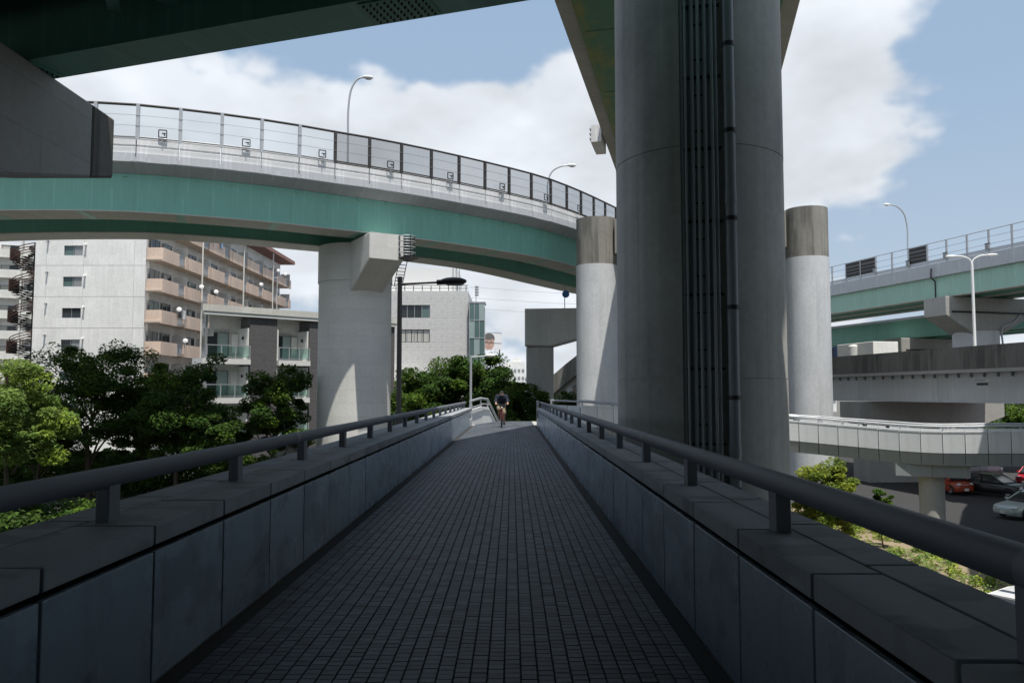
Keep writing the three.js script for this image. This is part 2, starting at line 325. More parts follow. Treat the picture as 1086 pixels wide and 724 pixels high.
function parapet(side) {                                         // side -1 left, 1 right
  const xf = side < 0 ? XL : XR, name = side < 0 ? 'left' : 'right', W = side < 0 ? .68 : .5, H = .81, last = Z1;
  const t = thing('parapet_wall', side < 0 ? 'long low panelled parapet along the left edge of the tiled walkway' : 'long low panelled parapet along the right edge of the tiled walkway, beside the tall pillar', 'parapet', wp(xf, DECK, 0), 0, 'parapets of the footbridge');
  mesh('core', box(W - .08, H - .14, last - Z0 - .1, side * (W / 2 + .01), (H - .14) / 2 - .02, -(Z0 + last) / 2), M.core, t);
  mesh('outer_cladding', box(.05, 1.5, last - Z0, side * (W - .02), -.05, -(Z0 + last) / 2), M.facing, t);
  const off = side < 0 ? .2 : .1, top = side < 0 ? .42 : .27, topB = W - top;
  for (let i = -6; i < 37; i++) {
    const glass = i >= 35, Za = i + off + .008, Zb = i + 1 + off - .008, zc = -(Za + Zb) / 2, L = Zb - Za - .006;
    if (glass) {
      mesh('glass_panel', box(.014, .34, L, side * .03, .5, zc), balconyGlass, t); mesh('panel', rbox(.03, .32, L, .004, side * .015, .165, zc), M.facing, t);
    } else mesh('panel', rbox(.03, .672, L, .004, side * (.015 + (hash(i + 9, side + 2, 4) - .5) * .002), .341, zc), hash(i + 9, side + 3, 6) > .5 ? M.panel : M.panel2, t);
    mesh('coping_stone', rbox(top, .1, L, .007, side * (top / 2 - .002), H - .05 + (hash(i + 9, side + 5, 6) - .5) * .002, zc), M.coping, t);
    mesh('coping_stone', rbox(topB - .008, .1, L, .007, side * (top + .006 + topB / 2), H - .051 + (hash(i + 9, side + 6, 6) - .5) * .002, zc - .16), M.coping, t);
  }
  const h = thing('handrail', side < 0 ? 'grey round handrail on short posts on top of the left parapet' : 'grey round handrail on short posts on top of the right parapet', 'handrail', wp(xf + side * (side < 0 ? .33 : .2), DECK + H, 0), 0, 'handrails of the footbridge');
  const y = .235, segs = [[-6, 2.02], [2.04, 8.02], [8.04, 14.02], [14.04, 20.02], [20.04, 26.02], [26.04, 32.02], [32.04, last + .2]];
  for (const [a, b] of segs) { const g = bar([0, y, -a], [0, y, -b], .057, 20); mesh('rail', g, M.rail, h); mesh('joint_sleeve', bar([0, y, -b + .05], [0, y, -b - .07], .0595, 20), M.railPost, h); }
  for (let i = -2; i < 19; i++) { const Z = i * 2 + (side < 0 ? .36 : .06); mesh('post', rbox(.075, .2, .12, .006, 0, .094, -Z), M.railPost, h); }
}
parapet(-1); parapet(1);

// the end of the walkway: a stair turns away on the left, a branch leads to the right
{
  const t = thing('stair_parapet', 'white stair parapet with sloping rails beyond the left end of the walkway', 'parapet', wp(0, DECK, 0));
  const pts = [[-1.95, 37.2, .0], [-1.55, 39.6, .12], [-1.25, 40.8, .06], [-.62, 43.2, -1.4], [-.2, 45, -2.6]];
  const fr = pts;
  for (let i = 0; i < pts.length - 1; i++) {
    const [xa, za, ya] = pts[i], [xb, zb, yb] = pts[i + 1], L = Math.hypot(xb - xa, zb - za), th = Math.atan2(zb - za, xb - xa);
    const g = prism([[0, ya - .5], [L, yb - .5], [L, yb + .72], [0, ya + .72]], .12); g.rotateY(th); g.translate(xa, 0, -za); mesh('wall', g, M.whitePaint, t);
    mesh('rail', bar([xa, ya + 1.12, -za], [xb, yb + 1.12, -zb], .055, 14), M.galv, t);
    mesh('lower_rail', bar([xa + .14, ya + .84, -za], [xb + .14, yb + .84, -zb], .03, 10), M.galv, t);
    mesh('post', bar([xa, ya + .7, -za], [xa, ya + 1.1, -za], .035, 8), M.galv, t);
  }
  const s = struct('footbridge_stair'); for (let i = 0; i < 16; i++) mesh('step', box(3.0, .17, .32, .35 + i * .06, DECK - .1 - i * .17, -(42.5 + i * .31)), M.concrete, s);
  const e = thing('end_post', 'pale square post where the right parapet ends', 'post', wp(XR + .06, DECK, 37.35)); mesh('shaft', rbox(.12, 1.1, .12, .01, 0, .55, 0), M.galv, e); mesh('cap', rbox(.15, .04, .15, .01, 0, 1.12, 0), M.galv, e);
}

// ================================================================ helper: hammerhead caps
function hammerhead(len, endD, rootD, a, b, width, mat, topY, parent, name = 'cap_beam') {   // runs along local x from 0 to len, root between a and b
  const g = prism([[0, topY], [0, topY - endD], [a, topY - rootD], [b, topY - rootD], [len, topY - endD], [len, topY]], width, .06); return mesh(name, g, mat, parent);
}

// ================================================================ VIADUCT C: the curved green flyover in the middle distance
const pathC = resample([[-62, 53], [-46, 46.5], [-36, 44.2], [-29, 43.4], [-22.3, 43.6], [-18, 44.9], [-13.8, 46.8], [-11.3, 48.3], [-8.6, 49.9], [-5.45, 52.1], [-2.8, 54.2], [-.2, 56.4], [2.5, 59.0], [4.6, 61.7], [7, 65.3], [9.2, 68.9], [12.6, 74.2], [17, 80.6], [23, 89], [28, 95.5], [33, 101.5]], 1.0);
{
  const t = thing('curved_viaduct', 'curved green steel expressway flyover crossing the middle distance', 'viaduct');
  const E = EYE;
  mesh('road_slab', sweep(pathC, [[0, E + 12.92], [.12, E + 12.86], [1.0, E + 12.5], [9.4, E + 12.5], [10.4, E + 12.86], [10.5, E + 12.92], [10.5, E + 13.2], [0, E + 13.2]]), M.barrierGrey, t);
  mesh('road_surface', sweep(pathC, rect(.4, 10.1, E + 13.204, E + 13.26)), M.asphalt, t);
  mesh('far_barrier', sweep(pathC, rect(10.2, 10.5, E + 13.205, E + 14.2)), M.barrier, t);
  for (const [o0, o1] of [[1.05, 3.2], [7.2, 9.4]]) {
    const gd = mesh('box_girder', sweep(pathC, rect(o0, o1, E + 10.34, E + 12.49)), M.green, t);
    mesh('bottom_flange', sweep(pathC, rect(o0 - .06, o1 + .06, E + 10.27, E + 10.335)), M.soffit, gd);
  }
  const f1 = frames(resample(pathC, 5.6));
  f1.forEach((f, i) => {
    if (i % 2 === 0) { const g = box(.26, .42, 3.9, 0, 0, 0); mesh('cross_beam', place(g, f, 5.2, E + 11.5), M.green, t); }
    if (f.Z < 80) { const g = box(.5, .012, 2.2, 0, 0, 0); mesh('splice_plate', place(g, f, 2.125, E + 10.26), M.green, t); }
  });
  // row of small bolts along the top of the web
  const bolts = frames(resample(pathC, 2.0)).filter((f) => f.X > -32 && f.Z < 72).map((f) => place(box(.2, .09, .08), f, 1.01, E + 12.36)); const bo = mesh('web_brackets', merge(bolts), M.green, t); bo.userData.kind = 'stuff';
}
{ // barrier blocks, posts and clear panes along its outer edge
  const fr = frames(resample(pathC, 2.25)), t = thing('noise_barrier', 'clear paned noise barrier with dark top rail along the curved flyover', 'noise barrier'), E = EYE;
  const vis = fr.filter((f) => f.X > -40 && f.Z < 78);
  for (let i = 0; i < vis.length - 1; i++) {
    const f = vis[i], g = vis[i + 1], seg = [[f.X, f.Z], [lerp(f.X, g.X, .968), lerp(f.Z, g.Z, .968)]];
    mesh('barrier_fascia', sweep(seg, [[-.02, E + 12.95], [.25, E + 12.95], [.25, E + 13.42], [-.02, E + 13.42]]), M.barrierGrey, t);
    mesh('barrier_block', sweep(seg, [[.05, E + 13.425], [.3, E + 13.425], [.3, E + 14.2], [.03, E + 14.2], [.03, E + 13.9], [.09, E + 13.86], [.09, E + 13.8], [.03, E + 13.76]]), M.barrier, t);
    const right = f.X > -11.5;
    const post = place(box(right ? .17 : .19, 2.05, .16), f, .13, E + 15.24); mesh('post', post, right ? M.darkBrown : M.galv, t);
    mesh('pane', sweep([[lerp(f.X, g.X, .05), lerp(f.Z, g.Z, .05)], [lerp(f.X, g.X, .95), lerp(f.Z, g.Z, .95)]], rect(.12, .13, E + 14.42, E + 16.14)), right ? paneSmoke : pane, t);
    for (const h of [14.27, 14.38]) mesh('bottom_rail', bar(at(f, .14, E + h), at(g, .14, E + h), .05, 6), right ? M.darkBrown : M.frame, t);
    for (const h of [15.0, 15.6]) mesh('wire', bar(at(f, .03, E + h), at(g, .03, E + h), .012, 5), M.frame, t);
    mesh('top_rail', bar(at(f, .13, E + 16.22), at(g, .13, E + 16.22), .075, 6), M.darkBrown, t);
  }
  let k = 0;
  vis.forEach((f, i) => {
    if (i % 2 || f.X < -21.5 || f.Z > 70 || k > 8) return;
    const nx = vis[i + 1], m = { ...f, X: (f.X + nx.X) / 2 + .2, Z: (f.Z + nx.Z) / 2 + .1 };
    const s = thing('square_marker', 'small square black marker frame on the curved flyover barrier, ' + ORD[k] + ' from the left', 'marker', at(m, -.12, E + 14.62), Math.atan2(f.tz, f.tx), 'marker frames on the flyover barrier');
    const b = .42; mesh('frame', merge([box(b, .05, .05, 0, b / 2, 0), box(b, .05, .05, 0, -b / 2, 0), box(.05, b, .05, -b / 2, 0, 0), box(.05, b, .05, b / 2, 0, 0)]), M.black, s);
    mesh('pointer', merge([box(.2, .06, .04, .06, .02, 0), box(.06, .16, .04, .1, -.04, 0)]), M.black, s); mesh('stem', box(.05, .3, .05, 0, -.35, 0), M.frame, s); k++;
  });
}
function roadLamp(label, X, y, Z, h, reach, dir, group, r = .075) {
  const t = thing('road_lamp', label, 'street lamp', wp(X, y, Z), dir, group);
  mesh('pole', tube([[0, 0, 0], [0, h * .45, 0], [0, h * .72, 0], [reach * .2, h * .9, 0], [reach * .62, h * .985, 0], [reach, h, 0]], r, 30, 8), M.galv, t);
  const hd = new THREE.SphereGeometry(.3, 16, 10); hd.scale(1.25, .42, .62); hd.translate(reach + .25, h + .02, 0); const q = mesh('lamp_head', hd, M.whitePaint, t);
  const lens = new THREE.SphereGeometry(.2, 12, 8); lens.scale(1.2, .4, .7); lens.translate(reach + .28, h - .07, 0); mesh('lens', lens, M.curtain, q);
  return t;
}
roadLamp('tall curved lamp standing behind the flyover barrier above the concrete pier', -10.9, EYE + 13.2, 51.9, 7.9, 1.0, .2, 'lamps on the flyover', .065);
roadLamp('curved lamp on the flyover just left of the white column', 2.9, EYE + 13.2, 63.5, 5.2, 1.7, 0, 'lamps on the flyover', .06);

// pier under the curved flyover
{
  const dir = [.5, -.866];                                       // towards the outer, near end of the cap (X, Z)
  const cx = -10.95, cz = 55.3, th = Math.atan2(dir[1], dir[0]);
  const t = thing('flyover_pier', 'massive round pale concrete pier carrying the curved green flyover', 'bridge pier', wp(cx, 0, cz), 0);
  mesh('shaft', cyl(2.52, 2.5, EYE + 7.55, 64), M.formed, t);
  const c = cyl(2.56, 2.56, 2.5, 64); c.translate(0, EYE + 7.56, 0); mesh('collar', c, M.formed, t);
  const cap = hammerhead(8.8, 1.65, 3.3, 1.6, 5.2, 2.3, M.formed, EYE + 10.12, null); const g = cap.geometry; g.translate(-2.8, 0, 0); g.rotateY(th); t.add(cap);
  for (const s of [-1.8, 4.6]) for (const o of [-.5, .5]) { const b = box(.6, .14, .6, s, EYE + 10.195, o); b.rotateY(th); mesh('bearing', b, M.black, t); }
  // caged maintenance ladder hung off the right of the cap
  const ca = thing('maintenance_cage', 'caged steel maintenance ladder hung on the right side of the flyover pier cap', 'ladder cage', wp(-6.75, EYE + 7.4, 50.7), th);
  for (let i = 0; i < 4; i++) mesh('hoop', tube([[-.5, 1.55 + i * .36, 0], [-.2, 1.55 + i * .36, .5], [.3, 1.55 + i * .36, .5], [.55, 1.55 + i * .36, 0], [.3, 1.55 + i * .36, -.45], [-.2, 1.55 + i * .36, -.45]], .035, 24, 6, true), M.galv, ca);
  for (const [x, z] of [[-.5, 0], [.05, .53], [.55, 0], [.05, -.47]]) mesh('upright', bar([x, 1.2, z], [x, 2.7, z], .03, 6), M.black, ca);
  mesh('platform', box(1.2, .06, 1.1, 0, 1.2, 0), M.black, ca);
  for (let i = 0; i < 7; i++) mesh('rung', bar([-.75 - i * .1, .9 - i * .2, -.25], [-.75 - i * .1, .9 - i * .2, .3], .025, 6), M.black, ca);
  for (const z of [-.25, .3]) mesh('rail', bar([-.55, 1.2, z], [-1.45, -.45, z], .03, 6), M.black, ca);
  mesh('back_plate', box(.05, 1.5, .9, -.62, 1.9, 0), M.black, ca);
}

// ================================================================ VIADUCT A: the dark girder deck overhead on the left
{
  const t = thing('overhead_viaduct', 'dark green girder deck passing overhead across the top left', 'viaduct'), E = EYE, u = [-.947, .321];
  const o = [.27, 11.83], path = []; for (let s = -62; s <= 62; s += 4) path.push([o[0] + u[0] * s, o[1] + u[1] * s]);
  // heading runs to the left, so the offset to its left points back over the camera
  const G = (a, b, h0, h1, name, mat, par = t) => mesh(name, sweep(path, rect(a, b, h0, h1)), mat, par);
  G(-.9, 44.5, E + 7.92, E + 8.2, 'road_slab', M.concrete); G(-.95, -.6, E + 8.205, E + 9.2, 'barrier', M.barrier); G(44.1, 44.5, E + 8.205, E + 9.2, 'barrier', M.barrier);  // slab and girders carried far back, out of view, to darken the walkway
  for (const a of [.02, 6.6, 13.2, 19.8, 26.4, 33, 39.6]) { G(a, a + .78, E + 6.06, E + 7.9, 'box_girder', M.green); G(a - .02, a + .8, E + 6.0, E + 6.055, 'bottom_flange', M.green); }
  for (const a of [1.75, 2.9, 4.1, 5.3, 8.6, 10.2, 11.6]) { G(a, a + .03, E + 6.72, E + 7.9, 'stringer_web', M.green); G(a - .11, a + .14, E + 6.68, E + 6.715, 'stringer_flange', M.green); }
  const fr = frames(path);
  fr.forEach((f, i) => {
    if (i % 2) { mesh('cross_beam', place(box(.25, .55, 5.8, 0, 0, 0), f, 3.7, E + 6.75), M.green, t); mesh('cross_beam', place(box(.25, .55, 5.8, 0, 0, 0), f, 10.3, E + 6.75), M.green, t); }
    const b = place(box(.2, .04, 3.4), f, 2.3, E + 6.5, .7); mesh('brace', b, M.green, t);
  });
  for (const s of [3.2, 11.0]) { // bolted splices on the bottom flange
    const f = { X: o[0] + u[0] * (s - 1.2), Z: o[1] + u[1] * (s - 1.2), dy: 0, tx: u[0], tz: u[1], nx: -u[1], nz: u[0] };
    const sp = mesh('splice_plate', place(box(1.1, .02, .7), f, .41, E + 5.985), M.green, t), bl = [];
    for (let i = 0; i < 9; i++) for (let j = 0; j < 6; j++) { const c = new THREE.CylinderGeometry(.018, .018, .03, 6); c.translate(-.48 + i * .12, -.02, -.28 + j * .112); bl.push(place(c, f, .41, E + 5.98)); }
    const bm = mesh('bolts', merge(bl), M.black, sp); bm.userData.kind = 'stuff';
  }
}
{ // unseen wall added behind the viewpoint to keep daylight off the walkway
  const t = thing('added_shade_wall', 'unseen concrete wall added under the overhead deck behind the viewpoint to block light', 'bridge pier', wp(0, 0, -24), .33);
  for (const x of [-27, 0, 27]) mesh('wall', box(25.5, EYE + 5.9, 2.2, x, (EYE + 5.9) / 2, 0), M.concrete, t); mesh('plinth', box(81, 1.1, 3.2, 0, .55, 0), M.concrete, t);
}
{ // its cantilevered cap at the left edge of the picture
  const t = thing('cantilever_pier', 'heavy dark concrete cantilever cap jutting in from the left edge', 'bridge pier', wp(-9.75, 0, 0), 0);
  const tip = prism([[16.15, EYE + 5.97], [17.05, EYE + 5.97], [17.05, EYE + 4.66], [16.15, EYE + 4.43]], 2.15, .05); tip.rotateY(Math.PI / 2); mesh('stained_tip', tip, M.darkStained, t);
  const g = prism([[1.5, EYE + 5.97], [16.145, EYE + 5.97], [16.145, EYE + 4.428], [13, EYE + 3.62], [9, EYE + 2.6], [5, EYE + 2.6], [1.5, EYE + 4.2]], 2.15, .05); g.rotateY(Math.PI / 2); mesh('cap_beam', g, M.capGrey, t);
  const c = cyl(1.5, 1.5, EYE + 2.62, 40); c.translate(0, 0, -7); mesh('shaft', c, M.concrete, t);
}

// ================================================================ VIADUCT B: the high deck over the tall pillar
const dirB = [.2250, .9744];
{
  const t = thing('high_viaduct', 'high green bellied deck receding above the tall grey pillar', 'viaduct'), E = EYE, hB = 13.5;
  const o = [1.46, 26.6], path = []; for (let s = -46; s <= 75; s += 11) path.push([o[0] + dirB[0] * s, o[1] + dirB[1] * s]);
  const W = 8.25, G = (a, b, h0, h1, name, mat) => mesh(name, sweep(path, rect(-a, -b, h0, h1)), mat, t);   // offsets run to the right of the heading
  G(0, W, hB + E, hB + E + .28, 'road_slab', M.concrete); G(0, .35, hB + E + .285, hB + E + 1.5, 'barrier', M.concrete); G(W - .35, W, hB + E + .285, hB + E + 1.5, 'barrier', M.concrete);
  G(.62, W - .62, hB + E - .22, hB + E - .004, 'box_girder', M.belly);
  const fr = frames(resample(path, 6)); for (const f of fr) { mesh('seam_plate', place(box(.5, .015, W - 1.6), f, -W / 2, E + hB - .232), M.belly, t); }
  const bx = thing('sign_box', 'small pale ribbed box bolted to the edge of the high deck', 'equipment box', wp(4.98, EYE + 13.35, 42.2), Math.atan2(dirB[1], dirB[0]));
  mesh('case', box(2.3, .9, .55, 0, .3, -.3), M.barrier, bx); for (let i = 0; i < 3; i++) mesh('rib', box(2.36, .06, .1, 0, .05 + i * .26, -.6), M.barrierGrey, bx);
}
{ // the tall near pillar, a drum with a slot for pipes
  const cx = 3.44, cz = 14.5, r = 1.5, t = thing('tall_pillar', 'tall round grey concrete pillar with pipes in a vertical slot beside the walkway', 'bridge pier', wp(cx, 0, cz), -.2);
  const hw = .45, yS = Math.sqrt(r * r - (.2 + hw) ** 2), mid = .12;
  const ring = (rr, slot) => { const s = [], a0 = Math.asin((mid + hw) / rr), a1 = Math.asin((mid - hw) / rr); const n = 96; for (let i = 0; i <= n; i++) { const a = a0 + (Math.PI * 2 - (a0 - a1)) * i / n; s.push(new THREE.Vector2(Math.sin(a) * rr, Math.cos(a) * rr)); } s.push(new THREE.Vector2(mid - hw, slot), new THREE.Vector2(mid + hw, slot)); return new THREE.Shape(s); };
  // shape y points to the camera (+z after the turn)
  const lift = (h0, h1, rr) => { let g = new THREE.ExtrudeGeometry(ring(rr, 1.02), { depth: h1 - h0, bevelEnabled: false, curveSegments: 8 }); g.rotateX(Math.PI / 2); g.translate(0, h1, 0); g = toCreasedNormals(g, .4); const p = g.attributes.position, uv = g.attributes.uv; for (let i = 0; i < p.count; i++) { uv.setXY(i, Math.atan2(p.getX(i), p.getZ(i)) * r, p.getY(i)); } return g; };
  const lv = [0, 3.4, EYE + .25, EYE + 4.15, EYE + 8.05, EYE + 12.0];
  for (let i = 0; i < lv.length - 1; i++) { mesh('shaft_lift', lift(lv[i], lv[i + 1] - .012, r + (i % 2 ? .004 : 0)), M.pillar, t); if (i) { const j = lift(lv[i] - .012, lv[i], r - .012); mesh('lift_joint', j, M.concrete, t); } }
  const g = prism([[-3.4, EYE + 13.26], [-3.4, EYE + 12.2], [-1.6, EYE + 11.0], [1.6, EYE + 11.0], [3.4, EYE + 12.2], [3.4, EYE + 13.26]], 2.6, .05); g.translate(-.2, 0, 0); mesh('cap_beam', g, M.concrete, t);
  const top = EYE + 10.9, z = 1.34;
  const xs = [-.30, -.235, -.12, -.02, .09, .2, .27]; const rs = [.03, .022, .034, .03, .034, .026, .03];
  xs.forEach((x, i) => mesh('conduit', bar([x, 0, z + (i % 2) * .12], [x, top, z + (i % 2) * .12], rs[i], 10), i === 0 || i === 5 || i === 6 ? M.galv : M.pipeGrey, t));
  mesh('cable_tray', box(.62, top, .03, 0, top / 2, z - .12), M.drain, t);
  for (let y = 1.2; y < top; y += 1.24) { mesh('pipe_bracket', box(.72, .04, .05, 0, y, z - .05), M.black, t); }
  for (let y = .9; y < top; y += .62) mesh('tray_rung', box(.26, .025, .02, .0, y, z - .09), M.black, t);
  mesh('drain_pipe', bar([.47, 0, 1.58], [.47, top, 1.58], .088, 20), M.drain, t);
  for (let y = 1.05; y < top; y += 1.46) { const q = cyl(.1, .1, .07, 20); q.translate(.47, y, 1.58); mesh('pipe_clamp', q, M.black, t); mesh('clamp_arm', box(.05, .05, .3, .47, y + .035, 1.42), M.black, t); }
  for (let y = 1.9; y < top; y += 4.1) { const q = cyl(.098, .098, .16, 20); q.translate(.47, y, 1.58); mesh('pipe_socket', q, M.drain, t); }
}
{ // the portal farther on: two white painted columns with bare tops
  const t = thing('portal_frame', 'portal of two white painted round columns with bare concrete tops behind the tall pillar', 'bridge pier', wp(0, 0, 0));
  for (const [x, z, r] of [[6.45, 60.2, 1.56], [21.25, 56.8, 1.5]]) {
    const c = cyl(r, r, EYE + 9.62, 56); c.translate(x, 0, -z); mesh('column', c, M.whiteColumn, t);
    const k = cyl(r - .03, r - .03, 3.56, 56); k.translate(x, EYE + 9.625, -z); mesh('column_top', k, M.stained, t);
  }
  const g = box(12.2, 2.6, 2.0, 0, 0, 0); g.rotateY(Math.atan2(-3.4, 14.8)); g.translate(13.85, EYE + 11.7, -58.5); mesh('cross_beam', g, M.stained, t);
}

// ================================================================ VIADUCT D: green deck at the right with its barrier fence
{
  const t = thing('right_viaduct', 'straight green expressway deck with grey barrier at the right', 'viaduct'), E = EYE;
  const path = []; for (let s = 0; s <= 8; s++) path.push([lerp(32.2, 53.5, s / 8), lerp(125, 45.5, s / 8)]);
  const G = (a, b, h0, h1, name, mat, p = t) => mesh(name, sweep(path, rect(a, b, h0, h1)), mat, p);
  G(0, 11, E + 12.0, E + 12.3, 'road_slab', M.barrierGrey); G(-.05, .3, E + 11.98, E + 13.35, 'barrier', M.barrierGrey); G(10.7, 11.05, E + 12.305, E + 13.35, 'barrier', M.barrierGrey);
  for (const [a, m] of [[.35, M.paleGreen], [3.9, M.green], [7.2, M.green]]) { const w = G(a, a + .5, E + 9.86, E + 11.98, 'girder', m); G(a - .05, a + 1.0, E + 9.78, E + 9.855, 'bottom_flange', M.soffit, w); }
  const t2 = thing('second_right_viaduct', 'second green deck running in shade just behind the right hand deck', 'viaduct'); G(13.5, 24, E + 9.6, E + 9.9, 'road_slab', M.barrierGrey, t2); for (const a of [14, 17.5, 21]) G(a, a + .6, E + 7.2, E + 9.595, 'girder', M.green, t2);
  const fr = frames(resample(path, 2.6)).filter((f) => f.Z > 58 && f.Z < 116);
  const fn = thing('deck_fence', 'light post and wire fence with two dark infill panels along the right hand deck', 'fence');
  for (let i = 0; i < fr.length - 1; i++) {
    const f = fr[i], g = fr[i + 1]; mesh('post', place(box(.16, 2.25, .16), f, .12, E + 14.48), M.galv, fn);
    for (const h of [14.2, 14.9]) mesh('wire', bar(at(f, .12, E + h), at(g, .12, E + h), .022, 5), M.galv, fn);
    mesh('top_rail', bar(at(f, .12, E + 15.58), at(g, .12, E + 15.58), .04, 5), M.frame, fn); mesh('low_board', sweep([[f.X, f.Z], [g.X, g.Z]], rect(.08, .16, E + 13.42, E + 13.78)), M.pipeGrey, fn);
    if (f.Z > 92.5 && f.Z < 95.2 || f.Z > 84.0 && f.Z < 86.8) { const pn = mesh('infill_panel', sweep([[f.X, f.Z], [g.X, g.Z]], rect(.05, .11, E + 13.8, E + 15.5)), M.darkBrown, fn); for (const h of [14.2, 14.6, 15.0]) mesh('slat', bar(at(f, .03, E + h), at(g, .03, E + h), .03, 5), M.frame, pn); }
  }
  let k = 0; fr.forEach((f, i) => { if (i % 2 || k > 5 || f.Z < 64 || f.Z > 92) return; const s = thing('fence_marker', 'small dark box marker on the right deck fence, ' + ORD[k] + ' from the left', 'marker', at(f, -.1, E + 13.95), Math.atan2(f.tz, f.tx), 'markers on the right deck fence'); mesh('case', box(.42, .5, .14), M.frame, s); mesh('hood', box(.5, .06, .2, 0, .28, 0), M.black, s); k++; });
  // drip pipe at the deck joint
  const dp = thing('drain_downpipe', 'thin black drain pipe at the joint of the right hand green deck', 'pipe'); const f0 = frames(path).find((f) => f.Z < 82) || frames(path)[4]; const f = { ...f0, X: 43.75, Z: 82.1 };
  mesh('pipe', tube([at(f, -.2, E + 12.9), at(f, -.22, E + 11.9), at(f, .2, E + 11.6), at(f, .25, E + 10.9), at(f, .25, E + 9.6)], .07, 20, 6), M.black, dp);
  // two hammerhead piers
  const head = Math.atan2(-.267, -1) ;
  const hp = (label, X, Z, r, len, E = EYE) => {
    const p = thing('hammerhead_pier', label, 'bridge pier', wp(X, 0, Z), Math.atan2(.267, 1) * 1 , 'piers of the right hand deck');
    mesh('shaft', cyl(r, r, E + 6.3, 48), M.whiteColumn, p);
    const c = hammerhead(len, 1.9, 3.75, len * .32, len * .66, 3.0, M.concrete, E + 9.74, p); c.geometry.translate(-len * .48, 0, 0);
    mesh('service_pipe', bar([-len * .42, E + 8.2, 1.62], [len * .5, E + 8.2, 1.62], .09, 8), M.black, p);
    mesh('drain_pipe', tube([[len * .4, E + 8.1, 1.62], [len * .3, E + 7.2, 1.64], [r * .75, E + 6.6, 1.7], [r * .72, E + 5, 1.8], [r * .72, 2, 1.8]], .09, 20, 8), M.pipeGrey, p);
  };
  hp('white hammerhead pier with slanting concrete cap under the right hand green deck', 48.2, 82.5, 2.15, 10.5);
  hp('farther low hammerhead pier beneath the right hand deck, partly behind the concrete viaduct', 55.5, 106, 2.0, 11.5, EYE - 2.6);
}
roadLamp('tall curved lamp on the green deck at the right against blue sky', 43.6, EYE + 12.3, 86.8, 8.4, 2.0, Math.PI + .1, 'lamps on the right hand deck', .08);

{ // unseen green deck added outside the right of the frame to shade the parking area and the end of the branch footbridge
  const t = thing('added_shade_deck', 'unseen green girder deck added beyond the right edge to cast shade', 'viaduct'), E = EYE;
  const path = [[15, 12], [19, 25.5], [23.6, 34.6], [28.6, 42.9], [33.7, 50.5]], G = (a, b, h0, h1, name, mat) => mesh(name, sweep(path, rect(-a, -b, h0, h1)), mat, t);
  G(0, 9, E + 8.0, E + 8.3, 'road_slab', M.concrete); G(0, .3, E + 8.305, E + 9.3, 'barrier', M.barrierGrey); G(8.7, 9, E + 8.305, E + 9.3, 'barrier', M.barrierGrey); G(1, 3, E + 6.2, E + 7.995, 'box_girder', M.green); G(6, 8, E + 6.2, E + 7.995, 'box_girder', M.green);
  const c = cyl(1.4, 1.4, E + 6.15, 40); c.translate(28.2, 0, -29.5); mesh('pier', c, M.concrete, t);
}

// ================================================================ VIADUCT E: low concrete viaduct at the right
{
  const t = thing('low_viaduct', 'low road viaduct with stained concrete parapet and white girder at the right', 'viaduct'), E = EYE;
  const path = []; for (let s = 0; s <= 8; s++) path.push([lerp(20.9, 33.2, s / 8), lerp(100, 28, s / 8)]);
  const G = (a, b, h0, h1, name, mat, p = t) => mesh(name, sweep(path, rect(a, b, h0, h1)), mat, p);
  G(0, 10.5, E + 1.3, E + 1.52, 'road_slab', M.concrete); G(0, .32, E + 1.525, E + 2.98, 'parapet', M.darkStained); G(10.2, 10.5, E + 1.525, E + 2.4, 'parapet', M.darkStained);
  G(.75, 9.6, E - .55, E + 1.295, 'box_girder', M.whiteSteel); G(.68, 9.66, E - .64, E - .555, 'bottom_flange', M.whiteSteel);
  const fr = frames(resample(path, 1.15)).filter((f) => f.Z > 40 && f.Z < 78);
  for (const f of fr) mesh('bracket', place(box(.1, .26, .16), f, .66, E + 1.15), M.frame, t);
  frames(resample(path, 9)).forEach((f) => { const sp = mesh('splice_plate', place(box(.38, 1.7, .02), f, .738, E + .35), M.whiteSteel, t); });
  const lb = thing('inspection_lamp', 'small dark inspection fitting on the white girder of the low viaduct', 'fitting', wp(29.25, EYE + .55, 49.6), Math.atan2(-72, 12.3)); mesh('arm', box(.9, .08, .25, 0, .25, 0), M.frame, lb); mesh('case', box(.6, .16, .3, .1, 0, .05), M.black, lb);
  const p = thing('wall_pier', 'broad dark concrete wall pier under the low viaduct at the right', 'bridge pier', wp(27.6, 0, 64), .1);
  mesh('cap_beam', prism([[-.6, E - .7], [11.6, E - .7], [11.6, E - 1.9], [10, E - 2.45], [.2, E - 2.45], [-.6, E - 2.0]], 3, .05), M.concrete, p); mesh('wall', box(6.2, E - 2.46, 2.4, 3.4, (E - 2.46) / 2, 0), M.concrete, p);
}
{ // double headed lamp on the low viaduct
  const t = thing('double_lamp', 'slim white lamp post with two arms standing on the low viaduct at the right', 'street lamp', wp(34.1, EYE + 1.5, 58.5), -.25);
  mesh('pole', bar([0, 0, 0], [0, 8.0, 0], .1, 10), M.whitePaint, t);
  for (const s of [-1, 1]) { mesh('arm', tube([[0, 7.9, 0], [s * .12, 8.35, 0], [s * .6, 8.62, 0], [s * 1.1, 8.66, 0]], .055, 16, 8), M.whitePaint, t); const hd = new THREE.SphereGeometry(.3, 14, 8); hd.scale(1.4, .32, .6); hd.translate(s * 1.35, 8.66, 0); mesh('lamp_head', hd, M.whitePaint, t); }
}

